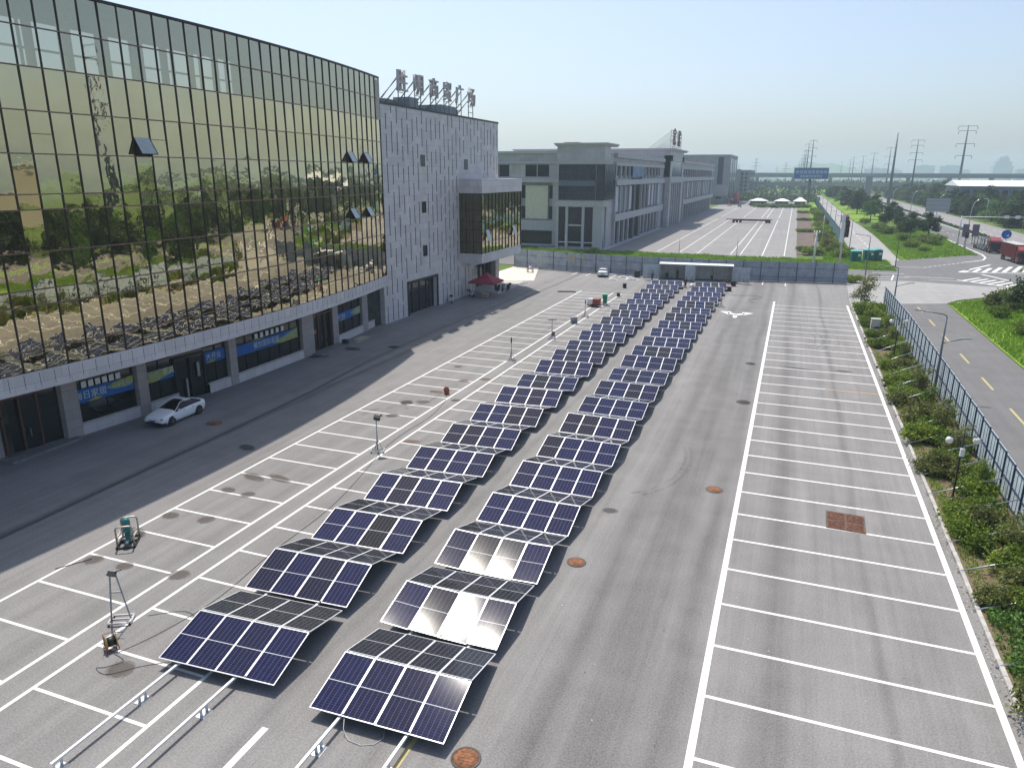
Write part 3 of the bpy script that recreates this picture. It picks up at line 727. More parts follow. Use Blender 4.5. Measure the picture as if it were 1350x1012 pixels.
def mirror_glass(name, tint, waves, rough=.015):
    n = N(name)
    P = n.coords(); n.bsdf.inputs['Metallic'].default_value = 1.; n.bsdf.inputs['Roughness'].default_value = rough
    f = n.noise(P, .35, 2); n.base(n.ramp(f, [(.35, tuple(c*.93 for c in tint)), (.65, tint)]))
    h = n.math('ADD', n.noise(P, .55, 2, .5), n.math('MULTIPLY', n.noise(P, 1.5, 2, .5), .22)); n.bump(h, waves, .03)
    MATS[name] = n.mat; return n.mat
M_GOLD = mirror_glass('gold_mirror_glass', (.64,.56,.365), .34)
n = N('screen_glass'); n.bsdf.inputs['Metallic'].default_value = 1; n.bsdf.inputs['Roughness'].default_value = .02; n.base((.58,.54,.41))
tr = n.n('BsdfTransparent'); tr.inputs[0].default_value = (.80,.84,.76,1); mx = n.n('MixShader'); mx.inputs[0].default_value = .74
n.l(tr.outputs[0], mx.inputs[1]); n.l(n.bsdf.outputs[0], mx.inputs[2]); n.l(mx.outputs[0], n.out.inputs['Surface']); M_SCREEN = n.mat
M_MULL = plain('bronze_mullion', (.040,.032,.030), .45, .4, .2); M_TRANS = plain('red_bronze_transom', (.22,.13,.115), .45, .4, .2)
M_SHOP = plain('shop_glass', (.012,.018,.018), .05, 0, .25, .8, spec=.8)
M_INT = plain('dim_interior', (.05,.055,.05), .9, 0, .4, 1.1)

def fx(y): return -42.35 - (y-46.)**2/305.          # the bowed line of the glass
def gx_(y): return -44.75 - (y-52.)**2/300.         # the recessed shopfront
TZ = [6.15,7.4,10.1,11.05,13.3,15.8,16.7,19.05,21.5,23.95,26.15,28.3]
YS = []; y = 77.4
while y > 14: YS.append(y); y -= 1.405
B = thing('office_building', 'long curved office building with gold mirror glass over shops, grey granite wing and rooftop letters', 'building', (-46, 46, 0))
OFF = Vector((-46, 46, 0))
def T(mb):                         # world coordinates -> building coordinates
    mb.v = [(x+46, y-46, z) for x, y, z in mb.v]; return mb
g = MB(); scr = MB(); rs = random.Random(3)
OPEN = {(fx, j) for fx, j in ()}
def col_of(yy): return min(range(len(YS)-1), key=lambda i: abs((YS[i]+YS[i+1])/2-yy))
open_cells = {}
for yy, z0, z1 in ((39.8,19.1,20.3),(67.8,19.05,20.2),(72.7,19.05,20.2),(68.,13.3,14.4),(73.,13.3,14.4)): open_cells[col_of(yy)] = open_cells.get(col_of(yy), []) + [(z0, z1)]
for i in range(len(YS)-1):
    ya, yb = YS[i+1], YS[i]
    for j in range(len(TZ)-1):
        z0, z1 = TZ[j], TZ[j+1]
        ty, tz = rs.gauss(0, .0065), rs.gauss(0, .006)
        oc = [o for o in open_cells.get(i, []) if o[0] >= z0-.1 and o[1] <= z1+.1]
        zs = [(z0, z1)] if not oc else [(oc[0][1], z1)]
        for a, b_ in zs:
            dy, dz = (yb-ya)/2*ty, (b_-a)/2*tz
            (scr if j >= 9 else g).poly([(fx(ya)-dy-dz, ya, a), (fx(yb)+dy-dz, yb, a), (fx(yb)+dy+dz, yb, b_), (fx(ya)-dy+dz, ya, b_)])
T(g).build('curtain_glass', M_GOLD, B); T(scr).build('parapet_glass', M_SCREEN, B)
m = MB()
for yy in YS: m.box(fx(yy)-.06, fx(yy)+.07, yy-.032, yy+.032, 6.1, 28.35)
T(m).build('mullions', M_MULL, B)
m = MB()
for z in TZ[1:-1]:
    v0 = []
    for yy in YS: v0 += [(fx(yy)-.01,yy,z-.035),(fx(yy)+.075,yy,z-.035),(fx(yy)+.075,yy,z+.035),(fx(yy)-.01,yy,z+.035)]
    m.add(v0, [(4*i+a,4*i+(a+1)%4,4*i+4+(a+1)%4,4*i+4+a) for i in range(len(YS)-1) for a in range(4)])
T(m).build_each('transom', M_TRANS, B)
m = MB()
for i in (3, 6, 14, 25, 31, 36): # single mid-pane vent bars
    z = TZ[7 if i % 2 else 4]+1.15; m.bar((fx(YS[i+1])+.014, YS[i+1], z), (fx(YS[i])+.014, YS[i], z), .045, .035)
T(m).build_each('vent_bar', M_MULL, B)
m = MB()
for i in range(len(YS)-1): m.bar((fx(YS[i+1])-.05, YS[i+1], 28.42), (fx(YS[i])-.05, YS[i], 28.42), .3, .16)
T(m).build('coping', M_MULL, B)
for i, lst in open_cells.items():
    ya, yb = YS[i+1]+.05, YS[i]-.05
    for z0, z1 in lst:
        b = MB(); o = .62
        b.add([(fx(ya)+o, ya, z0+.12), (fx(yb)+o, yb, z0+.12), (fx(yb)+.02, yb, z1), (fx(ya)+.02, ya, z1)], [(0,1,2,3)])
        b.add([(fx(ya)+o-.04, ya, z0+.10), (fx(yb)+o-.04, yb, z0+.10), (fx(yb)-.02, yb, z1), (fx(ya)-.02, ya, z1)], [(3,2,1,0)])
        w_ = T(b).build('open_window', plain('sky_reflection_glass', (.42,.46,.46), .15, 0, .1), B)  # pale sky reflection of the sash is put into its colour
        f = MB(); f.bar((fx(ya)+o,ya,z0+.11),(fx(yb)+o,yb,z0+.11),.06); f.bar((fx(ya)+o,ya,z0+.11),(fx(ya)+.02,ya,z1),.05); f.bar((fx(yb)+o,yb,z0+.11),(fx(yb)+.02,yb,z1),.05)
        T(f).build('sash', M_MULL, w_)
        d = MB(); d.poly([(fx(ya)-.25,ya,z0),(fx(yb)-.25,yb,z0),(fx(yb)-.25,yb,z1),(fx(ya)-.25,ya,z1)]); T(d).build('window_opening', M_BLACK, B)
# granite fascia under the glass, soffit, structure behind
m = MB(); js = MB()
n_ = 60; ys = [14+i*(77.4-14)/n_ for i in range(n_+1)]
for a, b_ in zip(ys, ys[1:]):
    xo = .16
    m.poly([(fx(a)+xo,a,4.9),(fx(b_)+xo,b_,4.9),(fx(b_)+xo,b_,6.1),(fx(a)+xo,a,6.1)])
    m.poly([(fx(a)+xo,a,6.1),(fx(b_)+xo,b_,6.1),(fx(b_)-.1,b_,6.1),(fx(a)-.1,a,6.1)])
    m.poly([(gx_(a)-.5,a,4.9),(gx_(b_)-.5,b_,4.9),(fx(b_)+xo,b_,4.9),(fx(a)+xo,a,4.9)])
y = 14.6
while y < 77.2: js.box(fx(y)+.155, fx(y)+.168, y-.012, y+.012, 5.15, 6.0); y += .93
T(m).build('fascia', M_GRAN, B); T(js).build('panel_joint', M_SLOT, B)
m = MB(); m.box(-75, -46.6, 13, 77.3, 0, 23.7); m.box(-75, -47.2, 13, 77.3, 23.7, 23.9); T(m).build('core', M_INT, B)
# top-floor hall behind the clear upper panes: roof slab, columns, far window wall open to the sky
Mbeige = plain('beige_steel', (.46,.42,.34), .6, 0, .1); Mrend = plain('beige_render', (.48,.45,.37), .8)
m = MB(); n_ = 24; ys = [14+i*(77.3-14)/n_ for i in range(n_+1)]
m.prism([(-50.2,14)]+[(fx(y)-.12,y) for y in ys]+[(-50.2,77.3)], 28.05, 28.35); T(m).build('roof', Mrend, B)
m = MB(); y = 15.
while y < 58:
    m.box(-49.4,-49.,y-.22,y+.22,23.9,28.05); m.box(-45.6,-45.4,y-.10,y+.10,23.9,28.05); m.box(-47.6,-47.45,y+.9,y+1.05,23.9,28.05); y += 2.9
T(m).build_each('hall_column', Mbeige, B)
m = MB(); m.box(-49.3,-49.1,14,58,23.9,24.2); m.box(-49.3,-49.1,14,58,27.7,28.05); m.box(-49.25,-49.15,14,58,25.9,26.05)
m.box(-49.3,-45.2,57.7,58,23.9,28.05); m.box(-45.5,-45.3,58,77,23.9,28.05); T(m).build_each('hall_wall', Mrend, B)
# shopfronts: pillars, glazing, plinth, doors
PIL = [(13.,15.5),(20.5,21.4),(27.6,29.6),(33.6,34.8),(39.4,40.3),(48.7,49.6),(59.3,61.2),(65.2,66.2),(72.4,73.6),(76.4,79.)]
m = MB()
for a, b_ in PIL:
    x = gx_((a+b_)/2); m.box(x-.6, x+.12, a, b_, 0, 4.9)
T(m).build_each('pillar', M_GRAN2, B)
m = MB(); mw = MB(); gm = MB(); ms = MB()
doors = {(29.6,33.6):'door', (61.2,65.2):'door'}
for (a0, a), (b_, b1) in zip(PIL, PIL[1:]):
    x0, x1 = gx_(a)-.28, gx_(b_)-.28
    segs = [(a, b_)]
    gm.poly([(x0,a,0.0),(x1,b_,0.0),(x1,b_,4.9),(x0,a,4.9)])
    if (a, b_) in doors: continue
    if a == 40.3: segs = [(40.3,43.0),(46.2,48.7)]
    for p, q in segs:
        xp, xq = gx_(p), gx_(q)
        m.add([(xp+.05,p,0),(xq+.05,q,0),(xq+.05,q,.75),(xp+.05,p,.75),(xp-.3,p,.75),(xq-.3,q,.75)], [(0,1,2,3),(3,2,5,4)])
        ms.bar((xp-.02,p,.84),(xq-.02,q,.84),.16,.14)
        k = max(2, int((q-p)/1.6))
        for i in range(1, k):
            yy = p+(q-p)*i/k; mw.box(gx_(yy)-.28, gx_(yy)-.22, yy-.03, yy+.03, .9, 4.9)
        mw.bar((xp-.25,p,3.9),(xq-.25,q,3.9),.05,.05)
T(m).build_each('plinth', M_GRAN, B); T(ms).build_each('window_sill', plain('pale_sill', (.46,.44,.42), .6), B); T(mw).build_each('window_frame', M_DARKM, B); T(gm).build_each('shop_glazing', M_SHOP, B)
Mbrown = plain('brown_door_frame', (.13,.06,.045), .5, .2, .15)
for (a, b_) in doors:
    k = 3 if a < 40 else 3; x = gx_((a+b_)/2)-.20
    f = MB()
    for i in range(k+1):
        yy = a+.15+(b_-a-.3)*i/k; f.box(x-.05, x+.06, yy-.06, yy+.06, .05, 3.9)
    f.box(x-.05,x+.05,a+.1,b_-.1,3.8,3.95); f.box(x-.05,x+.05,a+.1,b_-.1,.03,.16)
    d = T(f).build('door', Mbrown, B)
    h = MB(); h.box(x+.06,x+.12,(a+b_)/2-.2,(a+b_)/2-.14,1.0,1.6); T(h).build('handle', M_CHROME, d)
    s = MB(); s.box(gx_(a)-.2, gx_(a)+1.35, a-.5, b_+.6, 0, .16); T(s).build('door_step', plain('step_stone', (.20,.20,.20), .8, 0, .2), B)
f = MB(); x = gx_(44.6)-.24
for yy in (43.05, 44.6, 46.15): f.box(x-.05,x+.08,yy-.07,yy+.07,0,3.6)
f.box(x-.05,x+.06,43,46.2,3.5,3.7); T(f).build('door', M_DARKM, B)
p = MB(); p.box(x+.07,x+.08,45.3,45.6,1.7,2.9); p.box(x+.07,x+.08,44.,44.2,.3,1.8); T(p).build('notice_strip', plain('faded_notice', (.30,.32,.32), .7), B)
p = MB(); x = gx_(61.8)-.13; p.box(x,x+.02,61.5,62.0,2.0,2.35); T(p).build('notice_strip', plain('pink_notice', (.42,.16,.18), .7), B)
# shop banners
Mbl = plain('banner_blue', (.008,.12,.42), .6, 0, .1); Mye = plain('banner_yellow', (.36,.38,.09), .6, 0, .2); Mlt = plain('banner_print', (.62,.70,.72), .6, 0, .1); Mpic = plain('banner_picture', (.34,.42,.30), .6, 0, .35, 6)
def banner(a, b_, z0, z1, txt, tpos, tsize, shapes, signs, lab):
    def X(y): return gx_(y) - .20
    m = MB(); k = 8
    for i in range(k):
        p, q = a+(b_-a)*i/k, a+(b_-a)*(i+1)/k
        m.poly([(X(p),p,z0),(X(q),q,z0),(X(q),q,z1),(X(p),p,z1)])
    bn = T(m).build('shop_banner', Mbl, B)
    for pts, mat in shapes:
        s = MB(); s.poly([(X(a+(b_-a)*u)+.012, a+(b_-a)*u, z0+(z1-z0)*v) for u, v in pts]); T(s).build('banner_graphic', mat, bn)
    if txt:
        me = text_mesh(txt, tsize); yy = a+(b_-a)*tpos[0]; me.materials.append(Mlt)
        dx = (X(yy+.5)-X(yy-.5)); link('lettering', me, bn, (X(yy)+.03+46, yy-46, z0+(z1-z0)*tpos[1]), (R(90),0,R(90)-math.atan(dx)))
    for u, z_ in signs:
        yy = a+(b_-a)*u; s = MB(); s.box(X(yy)+.0,X(yy)+.02,yy-.2,yy+.2,z_,z_+.46); T(s).build('hanging_card', M_WHITEP, B)
leaf1 = ([(.5,.62),(.66,.42),(.85,.36),(.97,.45),(1.,.75),(1.,1.08),(.8,1.),(.62,.86)], Mye)
pic1 = ([(.58,.6),(.7,.46),(.85,.42),(.95,.5),(.98,.72),(.85,.84),(.7,.74)], Mpic)
banner(34.9, 39.3, 2.25, 3.25, '海日家居', (.22,.5), .62, [leaf1, pic1, ([(.16,.0),(.3,.24),(.42,.12),(.34,.0)], Mye)], [(.13+.12*i, 3.32) for i in range(6)], '')
banner(40.4, 42.95, 2.3, 3.2, '家具', (.8,.62), .58, [([(0,.05),(0,.95),(1,1.),(1,.45),(.6,.2),(.3,.0)], Mye), ([(.0,.4),(.0,.72),(.5,.86),(.6,.6),(.3,.38)], Mpic)], [], '')
banner(46.25, 48.5, 2.55, 3.5, '大开业', (.42,.5), .58, [([(.0,.0),(.3,.2),(.5,.16),(.45,.0)], Mye)], [], '')
banner(49.8, 58.8, 2.3, 3.25, '餐饮国际家居', (.46,.5), .62, [([(.16,1.02),(.34,1.1),(.46,1.02)], Mye), ([(.56,.25),(.7,.0),(1.,.0),(1.,1.05),(.86,.8),(.7,.5)], Mye), ([(.62,.3),(.74,.2),(.97,.4),(.97,.85),(.84,.68)], Mpic)], [(.31+.085*i, 3.4) for i in range(6)], '')
banner(66.3, 72.3, 2.3, 3.2, '第二家居', (.2,.5), .48, [([(.56,.5),(.75,.1),(1.,.1),(1.,1.),(.78,.9)], Mye), ([(.68,.45),(.8,.22),(1.,.25),(1.,.7),(.8,.72)], Mpic), ([(.12,.0),(.24,.2),(.36,.1),(.3,.0)], Mye)], [], '')
banner(73.7, 76.3, 2.35, 3.25, '', (0,0), .4, [([(0,.1),(.4,.2),(.5,.5),(.3,.85),(0,1.)], Mye)], [], '')
# granite wing: wall, joints, small windows, big door
m = MB(); m.box(-72, -46, 77.4, 115, 4.2, 25.75); m.box(-72,-46,77.4,83.5,0,4.2); m.box(-72,-46,91.8,104.6,0,4.2); m.box(-72,-46.9,83.5,91.8,0,4.2)
m.box(-72,-49,104.6,118.5,0,7); m.box(-72,-49.2,115,118.5,7,25.75)
T(m).build('granite_wall', M_GRAN, B)
m = MB(); m.box(-72,-45.93,77.4,115.1,25.75,26.0); T(m).build('coping', M_DARKM, B)
js = MB(); y = 78.1; ci = 0; rj = random.Random(8)
while y < 115:
    z = .3-rj.choice((0,.9,1.8,2.7)); ci += 1
    while z < 25.4:
        ln = rj.choice((1.8,2.3,2.7,3.6)); z0 = max(z,.1)
        hid = (82.9 < y < 92.4 and z < 4.6) or (99.4 < y and 5.2 < z+ln and z < 17.5) or (104.4 < y and z < 7) or z+ln < .4 or any(abs(y-wy_) < .7 and z+ln > wz and z < wz+1.5 for wy_, wz in ((88.5,18.9),(88.5,13.),(88.5,7.3),(102.2,18.6)))
        if not hid: js.box(-46.0, -45.986, y-.07, y+.07, z0, min(z+ln, 25.7))
        z += ln+rj.choice((.5,.9,.9,1.4))
    y += 1.3
T(js).build('panel_joint', M_SLOT, B)
for yy, z0 in ((88.5,18.9),(88.5,13.),(88.5,7.3),(102.2,18.6)):
    w_ = MB(); w_.box(-46.0,-45.97,yy-.55,yy+.55,z0,z0+1.45); win = T(w_).build('window', M_SHOP, B)
    f = MB()
    for dy in (-.55,0,.55): f.box(-45.99,-45.94,yy+dy-.04,yy+dy+.04,z0,z0+1.45)
    T(f).build('frame', M_DARKM, win)
d = MB(); d.box(-46.72,-46.66,83.5,91.8,0,4.2); dd = T(d).build('entrance_door', M_SHOP, B)
f = MB()
for yy in (83.6,85.6,87.65,89.7,91.7): f.box(-46.66,-46.55,yy-.07,yy+.07,0,4.2)
f.box(-46.66,-46.56,83.5,91.8,3.0,3.12); T(f).build('frame', M_DARKM, dd)
f = MB(); f.box(-46.05,-45.9,83.2,83.5,0,4.4); f.box(-46.05,-45.9,91.8,92.1,0,4.4); f.box(-46.05,-45.9,83.2,92.1,4.2,4.5); T(f).build('door_surround', M_DARKM, B)
# projecting bay at the far end
m = MB(); m.box(-50,-42.35,99.6,116.4,15.3,17.3); m.box(-50,-42.45,99.7,116.3,5.2,6.6); T(m).build_each('bay_band', M_GRAN, B)
gm = MB(); rs = random.Random(5)
yb = [99.75+i*1.38 for i in range(13)]; zb = [6.6,8.3,10.1,11.3,12.9,15.3]
for a, b_ in zip(yb, yb[1:]):
    for c, d in zip(zb, zb[1:]):
        t1, t2 = rs.gauss(0,.004), rs.gauss(0,.004); gm.poly([(-42.5-t1-t2,a,c),(-42.5+t1-t2,b_,c),(-42.5+t1+t2,b_,d),(-42.5-t1+t2,a,d)])
T(gm).build('bay_glass', M_GOLD, B)
gm = MB(); gm.box(-46.,-42.6,99.74,99.78,6.6,15.3); gm.box(-48,-42.6,99.9,116.3,6.6,15.25); T(gm).build('bay_side_glass', mirror_glass('bronze_glass', (.16,.14,.09), .2, .1), B)
m = MB()
for a in yb: m.box(-42.52,-42.4,a-.03,a+.03,6.6,15.3)
for x in (-46,-44.9,-43.8,-42.55): m.box(x-.03,x+.03,99.68,99.75,6.6,15.3)
for c in zb[1:-1]: m.box(-42.5,-42.42,99.7,116.3,c-.03,c+.03); m.box(-46,-42.5,99.69,99.74,c-.03,c+.03)
T(m).build('mullions', M_MULL, B)
for a in (101.2, 112.3):
    b = MB(); b.add([(-41.95,a,8.4),(-41.95,a+1.25,8.4),(-42.45,a+1.25,10.),(-42.45,a,10.)], [(0,1,2,3)]); b.add([(-42.,a,8.39),(-42.,a+1.25,8.39),(-42.5,a+1.25,9.99),(-42.5,a,9.99)], [(3,2,1,0)])
    T(b).build('open_window', MATS['sky_reflection_glass'], B)
m = MB()
for x, y0, y1 in ((-46.3,104.6,106.2),(-46.3,114.6,116.2)): m.box(-49,x,y0,y1,0,5.2)
T(m).build_each('pillar', M_GRAN2, B)
m = MB()
for yy in (106.4,108.2,110,111.8,113.6,114.5): m.box(-47.4,-47.2,yy-.12,yy+.12,0,5.2)
T(m).build('door', M_DARKM, B)
m = MB(); m.box(-47.5,-47.4,106.2,114.6,0,5.2); T(m).build('shop_glazing', M_SHOP, B)
m = MB(); m.box(-48.5,-42.1,104.8,117.6,0,.28); m.box(-48.5,-41.8,104.6,117.9,0,.14); T(m).build('entrance_platform', plain('platform_stone', (.42,.41,.39), .7, 0, .1), B)
# roof-top clutter
m = MB()
for x, y, a, h in ((-50,80.6,.8,1.),(-49,90,1.2,1.6),(-49.5,99,2.4,1.3),(-48.6,101.6,1.2,1.),(-51,87,1.4,1.2)): m.box(x-a,x+a,y-a,y+a,25.9,25.9+h)
T(m).build_each('roof_plant', M_GREYM, B)
# rooftop letters, each with its props
Mlet = plain('letter_box_metal', (.52,.49,.47), .55, .1, .15)
Mtr = plain('letter_truss', (.17,.17,.19), .6, .2, .2)
for ch, yc in zip('胜明商贸广场', (85.0,89.3,93.7,97.8,101.9,106.1)):
    me = text_mesh(ch, 2.75, .16); me.materials.append(Mlet)
    sg = link('rooftop_letter', me, B, (-46.7+46, yc-46, 28.75), facing_x())
    f = MB()
    for dy in (-.8,.8):
        f.bar((-46.85,yc+dy,25.9),(-46.85,yc+dy,29.9),.09)
        for o in (0,.35):
            f.bar((-46.9-o*.5,yc+dy,29.4-o),(-49.6-o,yc+dy-.9,25.9),.07)
        for q in range(9):
            u = q/9; f.bar((-46.9-2.7*u,yc+dy-.9*u,29.4-3.5*u),(-47.08-2.95*u,yc+dy-.9*u,29.05-3.1*u),.05)
    for z in (26.8,27.6,29.7): f.bar((-46.86,yc-.95,z),(-46.86,yc+.95,z),.07)
    T(f).build('letter_frame', Mtr, B)
# ------------------------------------------------------------------ hoarding and blue fence
M_HOARD = plain('hoarding_grey', (.32,.36,.42), .6, .1, .16, .9)
t = thing('hoarding_wall', 'long grey-blue steel hoarding closing off the far end of the car park', 'wall', (-20,135,0))
WP = [(-52,139.),(-37.7,135.6),(-24.4,134.4),(-5.8,135.4),(9.8,138.)]
def wy(x):
    for (xa,ya),(xb,yb) in zip(WP, WP[1:]):
        if xa <= x <= xb: return ya+(yb-ya)*(x-xa)/(xb-xa)
    return WP[-1][1]
w = MB(); pt = MB(); x = -52.; i = 0
while x < 9.7:
    x2 = min(x+.98, 9.8); j = random.uniform(-.03,.03)
    w.prism([(x+20,wy(x)+j-135),(x2+20,wy(x2)+j-135),(x2+20,wy(x2)+j+.05-135),(x+20,wy(x)+j+.05-135)], .05, 3.5+random.uniform(-.03,.03))
    if i % 3 == 0: pt.box(x+20-.05, x+20+.05, wy(x)-135-.1, wy(x)-135-.03, 0, 3.55)
    x = x2+.012; i += 1
w.build('panel', M_HOARD, t); pt.build('post', plain('hoarding_post', (.06,.07,.085), .6, .2), t)
w = MB()
for z in (.9, 2.4):
    for (xa,ya),(xb,yb) in zip(WP, WP[1:]): w.bar((xa+20,ya-135-.06,z),(xb+20,yb-135-.06,z),.03,.05)
w.build('seam_rail', plain('hoarding_seam', (.09,.11,.135), .6, .1), t)
for x0, x1, z0, z1 in ((-40.2,-38.4,1.6,3.1),(-37.4,-36.2,2.5,3.3)):
    b = MB(); b.poly([(x0+20,wy(x0)-135-.11,z0+.3),(x1+20,wy(x1)-135-.11,z0),(x1+20,wy(x1)-135-.11,z1-.2),(x0+20,wy(x0)-135-.11,z1)]); b.build('notice', plain('faded_poster', (.36,.36,.28), .7), t)
b = MB(); b.box(-46.7+20,-45.2+20,wy(-46)-135-.14,wy(-46)-135-.1,.1,3.55); b.build('gate_panel', plain('pale_gate', (.33,.37,.38), .6), t)

M_FEN = plain('fence_sheet_blue', (.56,.66,.74), .5, .1, .12, 1.3); M_FPOST = plain('fence_post_blue', (.025,.045,.09), .5, .2)
def htop(y): 
    P = [(10,2.0),(43,2.5),(52.5,2.9),(66,3.2),(88,3.45),(112.4,3.2)]
    for (a,b_),(c,d) in zip(P, P[1:]):
        if a <= y <= c: return b_+(d-b_)*(y-a)/(c-a)
    return 3.2
t = thing('metal_fence', 'tall blue sheet-metal fence on dark posts between the shrub bed and the road', 'fence', (13,60,0))
s = MB(); ps = MB(); rl = MB(); thin = MB(); y = 13.
while y < 112:
    h = htop(y); s.box(.0,.03,y-60+.02,y-60+1.96,.12,h)
    ps.box(-.07,.0,y-60-.06,y-60+.06,0,h+.03)
    for q in (.66,1.32): thin.box(-.02,0,y-60+q-.018,y-60+q+.018,.12,h)
    for z in (.25,h*.52,h-.05): rl.box(-.05,0,y-60+.06,y-60+1.94,z-.03,z+.03)
    y += 2.
s.build('sheet_panel', M_FEN, t); ps.build_each('post', M_FPOST, t); rl.build('rail', M_FPOST, t); thin.build('seam', plain('fence_seam_blue', (.10,.15,.21), .5, .2), t)
for y in [25.4,29.,33.,36.4,39.4,42.6,45.6,48.6,51.4,54.5,57.7,61,64.6,68.8,73.,78,83,88.5,95]:
    b = MB(); b.tube([(8.95-13,y-60-.4,.06),(-.06,y-60+.6,htop(y)*.52)], .035, 6); b.build('brace_pole', M_METAL, t)

# second blue fence beside the side road
t = thing('metal_fence', 'long blue fence running away beside the side road and far car park', 'fence', (12.6,380,0))
s = MB(); ps = MB(); y = 222.
while y < 545:
    s.box(.0,.05,y-380+.1,y-380+3.9,.2,3.3); ps.box(-.08,.12,y-380-.1,y-380+.1,0,3.7)
    if int(y) % 3: s.box(.0,.05,y-380+.6,y-380+3.,3.3,3.9)
    y += 4
s.build('sheet_panel', plain('fence_sheet_pale_blue', (.22,.38,.50), .5, .2, .2, .4), t); ps.build_each('post', M_FPOST, t)

# ------------------------------------------------------------------ classical mall beyond
M_ST = granite('mall_stone', (.42,.41,.435), 2.4, 1.0); M_ST2 = plain('mall_trim_stone', (.45,.445,.46), .7, 0, .1); M_STD = plain('mall_dark_stone', (.115,.115,.125), .7)
def win_glass(name, col): 
    return plain(name, col, .12, 0, .3, .25, spec=.3)
M_WIN = win_glass('mall_window_glass', (.015,.022,.034)); M_BLK = win_glass('mall_blue_glass', (.018,.03,.05))
B2 = thing('shopping_mall', 'grey stone shopping mall with corner tower, cornices and arcades beyond the hoarding', 'building', (-60,250,0))
def T2(mb): mb.v = [(x+60,y-250,z) for x,y,z in mb.v]; return mb
def cornice(m, x0, x1, y0, y1, z, d=.35):
    m.box(x0-d, x1+d, y0-d, y1+d, z, z+.35); m.box(x0-d*1.7, x1+d*1.7, y0-d*1.7, y1+d*1.7, z+.35, z+.7)
m = MB()
m.box(-110,-44.2,184,430,0,23.2); m.box(-55.7,-43.7,178.4,184,10.5,25); m.box(-55.7,-44.6,178.9,184,0,10.5)
m.box(-110,-56,182.3,184,17.0,23.2); m.box(-110,-56,182.3,184,0,.5)
T2(m).build('stone_wall', M_ST, B2)
m = MB(); cornice(m,-55.7,-43.7,178.4,190,24.6,.4); cornice(m,-55.7,-43.7,178.4,186,20.4,.2)
m.box(-110,-55.9,181.6,182.4,23.0,23.6); m.box(-110,-55.9,181.8,182.4,20.6,21.1); m.box(-110,-55.9,181.9,182.4,16.0,17.0); m.box(-66.9,-55.9,181.9,182.4,4.,6.6)
m.box(-55.9,-43.4,178.1,184,10.3,11.6)
m.box(-44.3,-43.2,190,264,22.2,23.3); m.box(-44.3,-43.4,190,264,20.2,21.); m.box(-44.3,-43.1,190,264,15.3,16.7); m.box(-44.3,-43.2,190,264,6.2,8.)
m.box(-44.3,-43.2,310,430,22.6,23.4); m.box(-44.3,-43.3,310,430,20.2,21.); m.box(-44.3,-43.1,310,430,15.5,17.); m.box(-44.3,-43.2,310,430,6.2,8.)
T2(m).build('cornice', M_ST2, B2)
# front: windows
def w2(name, parts, mat=M_WIN):
    q = MB()
    for p in parts: q.box(*p)
    return T2(q).build_each(name, mat, B2)
for x0, x1 in ((-65.3,-62.3),(-62.0,-59.0),(-75.5,-72.8),(-72.5,-69.8)): w2('window', [(x0,x1,182.2,182.28,17.4,20.3)])
for z0, z1 in ((6.9,10.),(12.,15.2)):
    for x0, x1 in ((-66.9,-65.8),(-59.3,-58.1),(-70,-68.3)): w2('window', [(x0,x1,183.9,183.97,z0,z1)])
w2('sign_panel', [(-65.6,-59.5,183.2,183.9,6.8,15.2)], plain('mall_beige_panel', (.66,.64,.52), .7))
m = MB(); m.box(-57.9,-56.,182.2,184,0.5,17); m.box(-69,-67.2,182.2,184,.5,17); T2(m).build_each('pier', M_ST, B2)
w2('shop_glazing', [(-66.9,-58.,183.9,183.98,.5,4.)])
w2('tower_glass', [(-55.1,-45.9,178.25,178.38,11.9,20.3),(-45.6,-43.62,178.25,178.38,11.9,20.3)], M_BLK)
w2('tower_glass', [(-43.7,-43.6,178.6,189.6,11.9,20.3)], M_BLK)
m = MB()
for i in range(9): m.box(-55.1+i*1.16-.04,-55.1+i*1.16+.04,178.18,178.26,11.9,20.3)
for z in (13.6,15.2,16.6,18.4): m.box(-55.1,-43.6,178.18,178.26,z-.05,z+.05)
for i in range(8): m.box(-43.62,-43.52,178.6+i*1.55-.04,178.6+i*1.55+.04,11.9,20.3)
T2(m).build('mullions', plain('mall_mullion', (.05,.06,.08), .5), B2)
w2('spandrel', [(-55.1,-45.9,178.19,178.24,15.3,16.5)], plain('mall_spandrel', (.10,.13,.17), .3))
m = MB()
for x in (-55.4,-52.9,-48.7): m.box(x-.35,x+.35,178.3,179,0,10.4)
m.box(-46.2,-43.9,178.3,180.4,0,10.4)
T2(m).build_each('column', M_ST2, B2)
w2('tower_glass', [(-55.2,-46.,178.7,178.8,.6,10.2)], M_WIN)
w2('canopy_line', [(-52.5,-49.,178.5,178.65,5.6,6.)], M_ST2); w2('canopy_line', [(-55,-46,178.55,178.66,1.5,1.7)], M_WHITEP)
# long side: repeating bays
glz = MB(); pier = MB(); ban = {}
def side(y0, y1, step, seed):
    rr = random.Random(seed); y = y0
    cols = [plain('side_banner_pale', (.50,.55,.62), .6), plain('side_banner_blue', (.07,.20,.33), .6), plain('side_banner_grey', (.20,.22,.26), .6)]
    while y+step <= y1+.1:
        w2('window', [(-44.2,-44.1,y+.3,y+step-.5,17.7,20.2)])
        pier.box(-44.2,-43.55,y-.35,y+.35,8,15.3); pier.box(-44.2,-43.5,y-.5,y+.5,0,6.2); pier.box(-44.2,-43.6,y-.25,y+.25,17,20.2)
        glz.box(-44.2,-44.08,y+.5,y+step-.5,.3,6.2); glz.box(-44.2,-44.1,y+.5,y+step-.5,8.2,15.3)
        if rr.random() < .8: w2('side_banner', [(-43.95,-43.85,y+step*.22,y+step*.75,8.5,15.)], cols[rr.choice((0,0,1,2))])
        y += step
